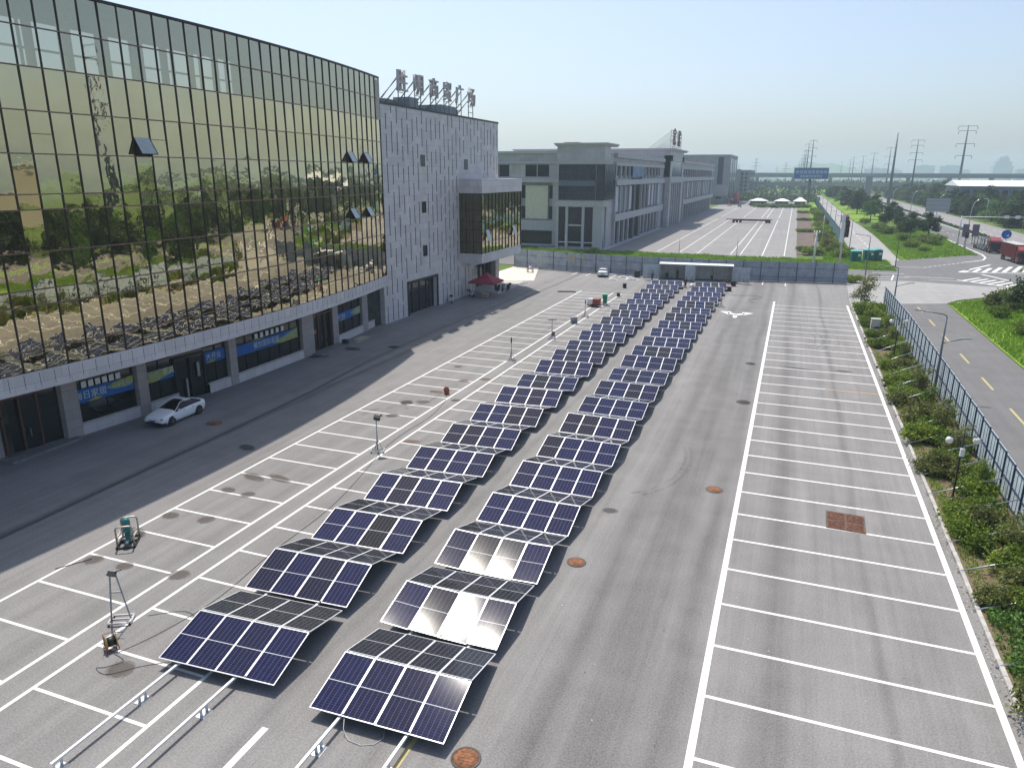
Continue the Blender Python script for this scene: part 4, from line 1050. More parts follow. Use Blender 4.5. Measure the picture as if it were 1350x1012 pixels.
side(191, 214, 5.7, 1); side(226, 263, 5.6, 2); side(312, 430, 7.2, 3)
T2(glz).build('arcade_glass', M_WIN, B2); T2(pier).build_each('pier', M_ST, B2)
m = MB()
for y0, y1 in ((213.5,216.2),(221.5,225.)): m.box(-45.2,-43.4,y0,y1,0,17)
T2(m).build_each('dark_pier', M_STD, B2)
w2('wall_screen', [(-43.9,-43.5,211,228,17.4,20.4)], plain('screen_picture', (.06,.16,.33), .4, 0, .5, .3))
w2('arcade_glass', [(-44.3,-44.2,214,226,.3,17)], M_WIN)
# central pavilion
m = MB(); m.box(-100,-42.2,268,300,17.2,26.2); m.box(-44.4,-42.,268,272,0,24.5); m.box(-44.4,-42.,296,300,0,24.5); m.box(-44.4,-42.,268,300,22.6,24.5); T2(m).build('stone_wall', M_ST, B2)
m = MB(); cornice(m,-100,-42.2,268,304,26.2,.6); m.box(-44.5,-41.7,267,301,15.2,17.2); T2(m).build('cornice', M_ST2, B2)
w2('tower_glass', [(-43.,-42.15,272,296,17.4,22.5),(-43.6,-43.4,268,310,.3,15.2)], M_WIN)
m = MB()
for y in range(268,312,5): m.box(-43.6,-42.4,y-.6,y+.6,0,15.2)
T2(m).build_each('column', M_ST, B2)
w2('rooftop_box', [(-60.6,-56.6,200,204,23.2,26.4)], plain('pink_render', (.42,.30,.25), .8)); w2('rooftop_box', [(-58,-46,380,420,23.2,24.6)], plain('pink_tiles', (.30,.21,.20), .8))
m = MB(); m.box(-44.2,-42.6,176.6,262,0,.18); m.box(-60,-42.4,176.4,178.2,0,.2); T2(m).build('pavement', M_ST2, B2)
# its rooftop sign
f = MB(); 
for y in (271,276,281,286,291,296): f.bar((-43,y,26.9),(-43,y,33),.16); f.bar((-43,y,32.6),(-50,y-3,26.9),.14); f.bar((-43,y,30.),(-47.5,y-2,26.9),.12)
for z in (27.6,29.4,31.2,33.): f.bar((-43,270.5,z),(-43,296.5,z),.14)
T2(f).build('sign_frame', M_GREYM, B2)
for ch, y in zip('家居', (277.5,289.)):
    me = text_mesh(ch, 6.4, .15); me.materials.append(plain('sign_letter_maroon', (.12,.035,.05), .6)); link('sign_letter', me, B2, (-42.7+60,y-250,30.5), facing_x())
# further blocks
def block(nm, lab, x0, x1, y0, y1, h, mat, cat='building', bands=(), seed=1):
    t = thing(nm, lab, cat, ((x0+x1)/2,y0,0)); cx = (x0+x1)/2
    b = MB(); b.box(x0-cx,x1-cx,0,y1-y0,0,h); b.build('wall', mat, t)
    r_ = MB(); r_.box(x0-cx-.2,x1-cx+.2,-.2,y1-y0+.2,h,h+.5); r_.build('roof', M_ST2, t)
    for name, parts, mt in bands:
        q = MB()
        for p in parts: q.box(*p)
        q.build(name, mt, t)
    return t
M_FAR = plain('far_block_render', (.27,.28,.30), .7, 0, .1, .2)
block('office_block', 'tall plain grey block behind the mall with a dark glazed strip', -80, -41, 500, 560, 30, M_FAR, 'building',
      [('window', [(12.2,15.5,-.15,-.05,3,29)], M_BLK), ('window', [(19.35,19.6,5,14,3,28),(19.35,19.6,22,30,3,28),(19.35,19.6,38,50,3,28)], M_BLK), ('canopy', [(8,19.6,-6,0,5,12)], M_FAR)])
block('apartment_block', 'low grey apartment block past the tall block, with rows of windows', -53.5, -36.5, 640, 720, 21.5, plain('far_apartment_render', (.25,.25,.26), .8, 0, .15, .3), 'building',
      [('window', [(-7.6+i*3.2,-6+i*3.2,-.12,-.04,2.5+k*3.1,4.3+k*3.1) for i in range(5) for k in range(6)], M_WIN), ('window', [(8.4,8.55,4+i*6,8+i*6,2.5+k*3.1,4.3+k*3.1) for i in range(12) for k in range(6)], M_WIN), ('stair_tower', [(-1.4,1.2,-1.2,0,0,22.6)], M_FAR)])
block('gate_tower', 'slim grey pylon-like tower block standing beside the dual carriageway', 51.5, 56.5, 668, 672, 17.6, plain('tower_render', (.20,.22,.25), .7))
t = thing('warehouse', 'long beige hall beyond the main road, seen only in the mirror glass', 'warehouse', (190,60,0))
b = MB(); b.box(0,40,-120,90,0,16.5); b.build('wall', plain('hall_beige', (.40,.36,.30), .8), t); b = MB(); b.box(-.5,41,-121,91,16.5,17.3); b.build('roof', M_ST2, t)
# overpass
t = thing('elevated_railway', 'long pale elevated railway viaduct crossing the whole background', 'bridge', (0,800,0))
b = MB(); b.box(-500,900,-5,5,16.,18.2); b.build('deck', plain('viaduct_concrete', (.34,.35,.36), .8, 0, .12, .1), t)
b = MB()
for s in (-5.2,5.0): b.box(-500,900,s,s+.2,18.2,20.2)
b.build('parapet', plain('viaduct_parapet', (.38,.39,.40), .8), t)
for i in range(40):
    b = MB(); x = -480+i*34; b.box(x-1.4,x+1.4,-1.6,1.6,0,14); b.prism([(x-1.4,-4),(x+1.4,-4),(x+1.4,4),(x-1.4,4)],14,16); b.build('pier', plain('viaduct_pier', (.36,.37,.38), .8), t)
t = thing('elevated_railway', 'lower second viaduct in front of the railway, with slim piers over the far car park', 'bridge', (0,690,0))
b = MB(); b.box(-120,300,-4,4,9.5,11.3); b.box(-120,300,-4.2,-4,11.3,12.3); b.build('deck', plain('viaduct_concrete', (.34,.35,.36), .8), t)
for i in range(14): b = MB(); x = -110+i*30; b.box(x-.9,x+.9,-1,1,0,9.5); b.build('pier', plain('viaduct_pier', (.36,.37,.38), .8), t)
t = thing('warehouse', 'long low warehouse with a white roof behind the roadside trees', 'warehouse', (112,450,0))
b = MB(); b.box(-32,40,0,40,0,13); b.build('wall', plain('warehouse_wall', (.18,.22,.28), .6), t)
b = MB(); b.add([(-33,-1,13),(41,-1,13),(41,20,15.8),(-33,20,15.8),(41,41,13),(-33,41,13)], [(0,1,2,3),(3,2,4,5),(0,3,5),(1,4,2)]); b.build('roof', plain('warehouse_roof', (.75,.78,.80), .5), t)
b = MB()
for i in range(16): b.box(-30+i*4.3,-27.5+i*4.3,-.1,0,8,11)
b.build('window', M_WIN, t)
# hazy skyline
rs = random.Random(11)
Msk = plain('skyline_concrete', (.22,.23,.25), .8, 0, .1, .05); Msk2 = plain('skyline_crown', (.26,.26,.27), .8)
def skytower(x0, x1, y, h, lab, crown=True):
    q = 1.5; x0, x1, y, h = x0*q, x1*q, y*q, 18+(h-18)*q
    t = thing('skyline_tower', lab, 'tower block', ((x0+x1)/2,y,0), 0, 'hazy tower blocks on the horizon'); w_ = (x1-x0)/2
    b = MB(); b.box(-w_,w_,0,40,0,h)
    for i in range(int(w_/6)): b.box(-w_+3+i*12,-w_+6+i*12,-2,0,0,h-4)
    b.build('wall', Msk, t)
    r_ = MB(); r_.box(-w_*.5,w_*.3,5,30,h,h+4); r_.box(w_*.45,w_*.8,5,30,h,h+3); r_.build('rooftop_storey', Msk2, t)
for x0, x1, y, h, lab in ((322,372,2500,46,'pale hazy slab of flats left of the tall pole line'),(386,438,2500,46,'pale hazy slab of flats just left of the nearest tall power pole'),(170,232,2300,36,'broad hazy block behind the slim grey tower'),(438,500,2700,36,'low hazy block right of the nearest tall power pole'),(578,640,2500,37,'hazy block at the right edge of the skyline'),(255,300,2600,33,'low hazy block between the two pole lines'),(-139,-60,2500,24,'very low hazy block above the far viaduct at left'),(300,322,2900,40,'narrow hazy block beside the slab left of the poles')):
    skytower(x0, x1, y, h, lab)
t = thing('skyline_tower', 'hazy domed tower block standing highest on the horizon at right', 'tower block', (543*1.5,2500*1.5,0))
b = MB(); b.box(-36,36,0,60,0,60); b.box(-29,29,3,57,60,79); b.box(-19,19,7,53,79,93); b.build('wall', Msk, t)
b = MB(); b.lathe(0,30,[(18,93),(16,99),(10,104),(3,108),(0,109)],16); b.build('dome', Msk2, t)
g = MB(); rs = random.Random(2); pts = []
for i in range(60):
    x = -250+i*14; u = (x+30)/150; h = 58*math.exp(-((x-75)/150.)**2)+10*math.exp(-((x+20)/60)**2)+8*noise.noise((x*.02,0,0))+4*noise.noise((x*.09,3,0)); pts.append((x, max(2,h)))
for (xa,ha),(xb,hb) in zip(pts, pts[1:]):
    q = 1.45; g.poly([(xa*q,3740,-2),(xb*q,3740,-2),(xb*q,3915,18+(hb-18)*q),(xa*q,3915,18+(ha-18)*q)]); g.poly([(xa*q,3915,18+(ha-18)*q),(xb*q,3915,18+(hb-18)*q),(xb*q,4100,-2),(xa*q,4100,-2)])
struct('hill', g, M_TERR)
# ------------------------------------------------------------------ haze
hz = MB(); hz.box(-2600,2600,-400,4700,-1.5,112)
n = N('haze_air'); n.t.nodes.remove(n.bsdf)
pv = n.n('VolumePrincipled'); pv.inputs['Color'].default_value = (.70,.86,1.,1); pv.inputs['Density'].default_value = .00026; pv.inputs['Anisotropy'].default_value = .3
n.l(pv.outputs[0], n.out.inputs['Volume'])
hb = hz.build('haze', n.mat); hb['kind'] = 'stuff'
# ------------------------------------------------------------------ trees, shrubs, grass
M_LEAF = leaf_mat('tree_leaves', (.018,.036,.012), (.040,.074,.022), (.085,.135,.04), .35)
M_LEAF2 = leaf_mat('bright_leaves', (.045,.10,.018), (.09,.19,.03), (.16,.28,.06), .7)
M_SHR = leaf_mat('shrub_leaves', (.055,.10,.012), (.145,.225,.025), (.28,.35,.045), .9)
M_OLIVE = leaf_mat('olive_leaves', (.07,.09,.025), (.15,.175,.05), (.26,.27,.09), .9)
M_BLADE = leaf_mat('grass_blades', (.09,.17,.015), (.18,.31,.03), (.28,.42,.06), .25)
def leaf(mb, c, s, rr, up=.35):
    d = Vector((rr.gauss(0,1), rr.gauss(0,1), rr.gauss(0,1)+up)).normalized()
    a = d.orthogonal().normalized(); a = Matrix.Rotation(rr.random()*6.28, 3, d) @ a; b = d.cross(a)
    a *= s; b *= s*rr.uniform(.45,.7)
    mb.add([c-a, c+b*.9, c+a, c-b*.9], [(0,1,2,3)])
def crown_mesh(name, mat, lobes, n_clump, n_leaf, s, seed, clump_r=.8):
    rr = random.Random(seed); mb = MB()
    for _ in range(n_clump):
        (lx,ly,lz,rx,rz) = rr.choice(lobes)
        d = Vector((rr.gauss(0,1), rr.gauss(0,1), rr.gauss(0,1))).normalized(); u = rr.random()**.35
        if d.z < -.5: d.z *= .5
        c = Vector((lx+d.x*rx*u, ly+d.y*rx*u, lz+d.z*rz*u)); cr = clump_r*rr.uniform(.5,1.2)
        for _ in range(int(n_leaf*rr.uniform(.6,1.3))):
            p = c + Vector((rr.gauss(0,1)*cr*.5, rr.gauss(0,1)*cr*.5, rr.gauss(0,1)*cr*.32)); leaf(mb, p, s*rr.uniform(.6,1.25), rr)
    return mb.mesh(name, mat)
def trunk_mesh(h, r, lobes, seed):
    rr = random.Random(seed); mb = MB()
    mb.tube([(0,0,-.1),(rr.gauss(0,.06),rr.gauss(0,.06),h*.3),(rr.gauss(0,.12),rr.gauss(0,.12),h*.62),(rr.gauss(0,.2),rr.gauss(0,.2),h*.9)], [r,r*.8,r*.55,r*.15], 8)
    for (lx,ly,lz,rx,rz) in lobes:
        z0 = h*rr.uniform(.3,.5); mid = Vector((lx*.5,ly*.5,(z0+lz)/2)); mb.tube([(0,0,z0), mid, (lx,ly,lz)], [r*.5,r*.35,r*.08], 6)
        for _ in range(3): q = Vector((lx+rr.gauss(0,rx*.4),ly+rr.gauss(0,rx*.4),lz+rr.uniform(0,rz*.6))); mb.tube([mid,q],[r*.22,r*.04],5)
    return mb.mesh('trunk', M_BARK)
def lobes_for(h, w, seed, n_=7):
    rr = random.Random(seed); out = [(0,0,h*.56,w*.68,h*.34)]
    for i in range(n_):
        a = i*6.283/n_+rr.uniform(-.4,.4); d = w*rr.uniform(.35,.68); out.append((math.cos(a)*d, math.sin(a)*d, h*rr.uniform(.28,.70), w*rr.uniform(.30,.48), h*rr.uniform(.14,.22)))
    out.append((rr.gauss(0,.4), rr.gauss(0,.4), h*.84, w*.35, h*.14)); return out
TREES = []
for i, (h, w, mt) in enumerate(((8.5,3.4,M_LEAF),(8,3.9,M_LEAF),(9.5,3.6,M_LEAF),(7.5,3.2,M_LEAF),(8.,3.7,M_LEAF2))):
    lb = lobes_for(h, w, 20+i); TREES.append((crown_mesh('crown', mt, lb, 210, 30, .23, 40+i, 1.0), trunk_mesh(h, .20, lb, 60+i)))
def tree(x, y, s, k, label, group=None, z=0, rz=None, name='broadleaf_tree'):
    t = thing(name, label, 'tree', (x,y,z), rnd()*6.28 if rz is None else rz, group)
    sc = (s*random.uniform(.92,1.08), s*random.uniform(.92,1.08), s)
    link('crown', TREES[k][0], t, scale=sc); link('trunk', TREES[k][1], t, scale=sc); return t
ISL = [(33.9,252.8,.98,1,'large dark tree nearest the crossing, left of the pair on the traffic island'),(39.4,258,.92,0,'dark tree with bare lower trunk, right of the pair on the traffic island'),
       (31.5,300,.85,2,'dense tree on the island beside the small side turning'),(36.,296,.8,3,'slim dark tree in the middle of the traffic island'),(38.5,345,1.0,1,'wide spreading tree beyond the side turning, behind the island trees'),
       (31,352,1.05,4,'rounded lighter tree beyond the side turning'),(35,380,1.1,2,'tall tree in the row beyond the side turning'),(29.,402,1.35,0,'tall dark tree rising highest on the left of the long island'),(31,430,1.3,3,'dark tree close behind the tallest island tree'),(28,455,1.35,1,'tree partly hidden at the far left of the island row'),(35,470,1.2,2,'far tree near the carriageway in the island row'),(27.5,520,1.2,4,'farthest pale tree at the end of the island row')]
for x, y, s, k, lab in ISL: tree(x, y, s, k, lab, 'trees on the traffic island')
t = tree(29.6, 107.5, .93, 1, 'big dark tree at the right edge of the photo, standing in the near grass', None)
t = tree(33.5, 116., .85, 0, 'second near tree half hidden behind the big dark one at the right edge')
tree(31.5, 99., .9, 4, 'near tree below the big dark one at the right edge, in the grass field')
for i in range(84):      # wooded belt along the dual carriageway
    y = 166+i*6.8; x = 76+random.uniform(-2,6)
    if y < 260: x += 2
    tree(x, y+random.uniform(-3,3), random.uniform(1.2,1.55), i % 5, 'broad green tree in the dense belt along the far side of the dual carriageway', 'trees of the roadside belt', -1.6)
for i in range(46):
    tree(90+random.uniform(-4,16), 180+i*11+random.uniform(-4,4), random.uniform(1.35,1.7), i % 4, 'broad green tree deep in the wooded belt behind the roadside row', 'trees deep in the roadside belt')
for i in range(46):      # trees across the road seen mostly in the mirror glass
    tree((66 if i % 2 else 78)+random.uniform(-4,6), -30+i*4.4, random.uniform(1.3,1.65), i % 5, 'tree of the belt across the main road, seen in the mirror glass', 'trees across the main road', -1.5)
for i, (x, y, s) in enumerate(((32,470,1.1),(38.5,505,1.2),(30,555,1.3),(37,580,1.2),(29,610,1.3),(35,640,1.3),(31,690,1.35),(38,720,1.3),(26,660,1.2),(36.5,425,1.0))): tree(x, y, s, i % 4, 'dark tree far along the long island, merging into the haze', 'trees far along the island', -.8)
# far woods: one mass
rr = random.Random(9); mb = MB()
for _ in range(5200):
    x, y = rr.uniform(-420,520), rr.uniform(715,1500); 
    if rr.random() < .5: y = rr.uniform(715,900)
    h = rr.uniform(3,10); c = Vector((x,y,h))
    for _ in range(5): leaf(mb, c+Vector((rr.gauss(0,3),rr.gauss(0,3),rr.gauss(0,1.6))), rr.uniform(1.2,2.6), rr, 1.)
for _ in range(900):
    x, y = rr.uniform(-70,14), rr.choice((rr.uniform(566,580), rr.uniform(600,700))); c = Vector((x,y,rr.uniform(.5,3.2)))
    for _ in range(5): leaf(mb, c+Vector((rr.gauss(0,1.6),rr.gauss(0,1.6),rr.gauss(0,.9))), rr.uniform(.8,1.5), rr, 1.)
struct('distant_woodland', mb, M_LEAF, 'stuff')
mb = MB()
for _ in range(1500):
    x, y = rr.uniform(100,420), rr.uniform(300,720); c = Vector((x,y,rr.uniform(3,9)))
    for _ in range(6): leaf(mb, c+Vector((rr.gauss(0,2.4),rr.gauss(0,2.4),rr.gauss(0,1.5))), rr.uniform(.9,1.9), rr, 1.)
struct('distant_woodland', mb, M_LEAF, 'stuff')
# shrubs
SHR = []
for i, (w, h, mt) in enumerate(((1.1,.95,M_SHR),(1.3,1.0,M_SHR),(.9,.8,M_SHR),(1.2,1.15,M_OLIVE),(1.0,.9,M_SHR))):
    rr = random.Random(80+i); lb = [(0,0,h*.5,w*.8,h*.5)]+[(rr.uniform(-w,w)*.6,rr.uniform(-w,w)*.6,h*rr.uniform(.35,.6),w*.5,h*.4) for _ in range(4)]
    st = MB()
    for _ in range(7): st.tube([(rr.gauss(0,.06),rr.gauss(0,.06),-.05),(rr.gauss(0,.3),rr.gauss(0,.3),h*.5)],[.03,.01],5)
    SHR.append((crown_mesh('foliage', mt, lb, 110, 30, .085, 90+i, .36), st.mesh('stem', M_BARK)))
# tall loose bush
TAL = []
for i, mt in enumerate((M_OLIVE, M_SHR, M_OLIVE)):
    rr = random.Random(100+i); lb = [(rr.gauss(0,.35),rr.gauss(0,.35),.7+.3*j,.75-.06*j,.4) for j in range(8)]; st = MB()
    for _ in range(6): st.tube([(rr.gauss(0,.08),rr.gauss(0,.08),-.05),(rr.gauss(0,.3),rr.gauss(0,.3),1.4),(rr.gauss(0,.5),rr.gauss(0,.5),2.7)],[.04,.025,.008],5)
    TAL.append((crown_mesh('foliage', mt, lb, 95, 20, .085, 110+i, .45), st.mesh('stem', M_BARK)))
def shrub(src, x, y, s, label, group=None, name='shrub', z=.05):
    s = s*(.66 if 'tall' in label else .98) if y < 116 and x < 13 and name == 'shrub' else s; x = min(x, 11.75) if 12 < y < 112 and x < 13 else x
    t = thing(name, label, 'shrub', (x,y,z), rnd()*6.28, group); sc = s if isinstance(s, tuple) else (s*random.uniform(.9,1.15), s*random.uniform(.9,1.15), s)
    link('foliage', src[0], t, scale=sc); link('stem', src[1], t, scale=sc); return t
G1 = 'rounded shrubs in the planting bed'
bed = [(10.1,100,.9),(11.4,98,1.),(10.2,92.5,1.0),(11.5,91.,1.1),(10.3,86,1.2),(12,85.5,1.),(10.9,80,1.),(10.2,76.3,1.2),(11.6,75.8,1.2),(10.4,70.2,1.15),(11.7,71,1.1),(10.2,66.2,1.1),(11.5,65.2,1.15),(10.4,60.2,1.25),(11.8,60.3,1.1),
       (10.3,55.2,1.2),(11.6,54.4,1.2),(11.3,51.2,1.1),(10.4,48.8,1.25),(11.7,48.1,1.1),(11.5,45.4,1.1),(12.2,43.5,1.),(10.2,41.6,1.2),(11.3,41.2,1.25),(12.3,40.,1.0),(10.3,38.7,.9),(12.2,36.8,1.2),(11.6,33.2,1.25),(12.4,34.6,1.1)]+[(random.choice((10.,10.8,11.6,12.3)), 37+i*3.05, random.uniform(.7,1.)) for i in range(22)]
for i, (x, y, s) in enumerate(bed): shrub(SHR[i % 5], x, y, s, 'rounded green shrub in the dirt bed between the kerb and the blue metal fence', G1)
for i, (x, y, s) in enumerate(((11.9,88,1.15),(12.1,95.,1.1),(12.2,79,1.),(12,68,1.2),(12.1,62.5,1.05),(12.2,57.6,1.25),(12.0,52.6,1.1),(12.3,46.6,1.05),(12.2,38.2,1.15))):
    shrub(TAL[i % 3], x, y, s, 'tall loose bush with thin stems close against the blue metal fence', 'tall bushes along the blue fence')
shrub(TAL[0], 10.6, 113, 1.5, 'tallest thin sapling at the far end of the planting bed', None, 'sapling')
for i, (x, y, s) in enumerate(((10.2,107,1.5),(11.2,104,1.5),(10.3,111,1.2),(12,109,1.4))): shrub(SHR[(i*2) % 5], x, y, s, 'bright green bush in the grassy far end of the planting bed', 'bushes at the far end of the bed')
# bright ground cover by the kerb near the camera
rr = random.Random(31); mb = MB()
for _ in range(6500):
    u, v = rr.random(), rr.random(); y = 24.5+8.5*u; x = 9.3+ (3.6)*v; edge = .35*math.sin(y*1.7)+.2*math.sin(y*4.1)
    if x < 9.35+edge+.25 and rr.random() < .8: continue
    leaf(mb, Vector((x, y, .08+abs(rr.gauss(0,.22))+.25*noise.noise((x*.9,y*.9,0)))), rr.uniform(.06,.13), rr, .9)
struct('ground_cover', mb, M_LEAF2, 'stuff')
for x, y, s, lab in ((10.2,25.5,1.2,'yellow-green bush at the lower right corner of the photo, by the kerb'),(11.9,27.5,1.4,'dark bush behind the bright ground cover near the lower right corner'),(12.2,31,1.3,'dark bush above the bright ground cover by the fence'),(11.4,23.,1.3,'bush cut off by the bottom right corner of the photo'),(10.1,33.6,.8,'dry greyish bush on the bare soil beside the bright ground cover')): shrub(SHR[3 if 'dry' in lab or 'yellow' in lab else 1], x, y, s, lab)
# island and field bushes
for i, (x, y, s) in enumerate(((30,236,2.2),(34.5,232,2.),(29,215,2.2),(36.5,225,1.6),(38.5,239,2.0),(28.5,262,2.2),(33.5,270,2.6),(27.5,282,2.4),(40,246,1.8),(31,206,1.5),(26.5,318,2),(37.5,308,2.8))): shrub(SHR[(i*3) % 5], x, y, s, 'dark rounded bush scattered in the grass of the traffic island', 'bushes on the traffic island')
for x, y, s, lab in ((27.,112,1.4,'small dark bush alone in the bright grass by the road'),(28.5,117.5,2.1,'reddish-green tall bush at the grass corner before the crossing'),(31,122,2.4,'broad bush left of the second near tree'),(27,100,1.5,'low bush in the grass under the big near tree'),(26.5,92,1.3,'low bush at the right edge of the photo beside the road')): shrub(SHR[3 if 'reddish' in lab else 0], x, y, s, lab)
for i, (x, y, s) in enumerate(((10.7,181,1.9),(13,186,2.),(9.3,194,1.7),(9.5,203,2.2),(11.5,208,1.8),(4.5,186.8,1.5),(5.8,187.6,1.6),(10,216,2.),(9,228,2.2),(10.5,240,2.2),(9,255,2.4),(10.7,268,2.2),(9,285,2.5),(10.4,300,2.4),(9.2,320,2.5),(10.2,345,2.6),(9.5,375,2.8),(10,410,2.8))): shrub(SHR[i % 5], x, y, s, 'green bush in the strip between the far car park and the pale blue fence', 'bushes beside the far car park')
for i in range(4):
    for j in range(5): shrub(SHR[(i+j) % 3], 2.3+j*1.1, [196,262,330,395][i]+random.uniform(-.4,.4), 1.1, 'clipped dark shrub in a short row across the bare plot', 'clipped shrubs across the bare plot')
for i in range(14): shrub(SHR[i % 3], -22+i*2.2, 458+random.uniform(-3,3), 2.2, 'low bush in the hedge in front of the white-roofed booths', 'hedge before the booths')
shrub(SHR[2], 10.6, 140.2, 1.5, 'green bush at the right end of the grey hoarding')
shrub(SHR[4], -43.0, 168, 1.6, 'rounded bush standing out of the grass verge before the mall tower')
# hedge of the median: one clipped hedge with white kerb blocks
t = thing('median_hedge', 'long clipped hedge with white kerb between the two carriageways', 'hedge', (54.5,400,0))
rr = random.Random(4); mb = MB()
for _ in range(9000):
    y = rr.uniform(-195,420); leaf(mb, Vector((rr.uniform(-.7,.7), y, rr.uniform(.15,1.0))), rr.uniform(.22,.4), rr)
mb.build('foliage', M_LEAF, t)
b = MB(); y = -214.
while y < 300: b.box(-1.25,-1.0,y,y+2.2,0,.45); y += 3.1
b.build('white_kerb', M_WHITEP, t)
# grass blades
def blades(name, polyf, n_, hmin, hmax, w, seed, mat=M_BLADE, z=0.):
    rr = random.Random(seed); mb = MB()
    for _ in range(n_):
        p = polyf(rr)
        if p is None: continue
        x, y = p; a = rr.random()*6.28; h = rr.uniform(hmin,hmax)*(.7+.7*max(0,noise.noise((x*.25,y*.25,1))+.4)); dx, dy = math.cos(a)*w*.5, math.sin(a)*w*.5; lx, ly = rr.gauss(0,h*.35), rr.gauss(0,h*.35)
        mb.add([(x-dx,y-dy,z),(x+dx,y+dy,z),(x+lx,y+ly,z+h)], [(0,1,2)])
    struct(name, mb, mat, 'stuff')
blades('verge_grass', lambda r: (r.uniform(-62,11), 160+15.5*r.random()), 26000, .2,.55,.3, 1)
blades('verge_grass', lambda r: (r.uniform(10,20), r.uniform(160.5,180)), 6000, .2,.5,.25, 6)
blades('verge_grass', lambda r: (r.uniform(7.3,13.5), r.uniform(176,232)), 5000, .25,.6,.3, 7)
def isl(r):
    y = r.uniform(184,300); x0, x1 = 24.2, (39+ (y-184)*.16 if y < 200 else 41.5+(y-200)*.02)
    if y < 200: x0 = 24.2+max(0,(y-184))*.0
    x = r.uniform(x0, x1); return None if (y < 200 and x > 24+(y-183)*.93) else (x, y)
blades('island_grass', isl, 22000, .2,.6,.3, 2)
def fld(r):
    y = r.uniform(60,134); x = r.uniform(22.7, 44); lim = 122 if x < 23.5 else 122+(x-23.5)*1.05
    return None if y > lim or y > 138 else (x, y)
blades('field_grass', fld, 30000, .2,.5,.2, 3)
blades('bed_weeds', lambda r: (r.choice((r.uniform(9.4,10.),r.uniform(9.4,12.9))), r.uniform(20,116)), 15000, .06,.24,.08, 4)
blades('bed_weeds', lambda r: (r.uniform(9.35,12.9), r.uniform(100,116.3)), 6000, .15,.4,.1, 5)
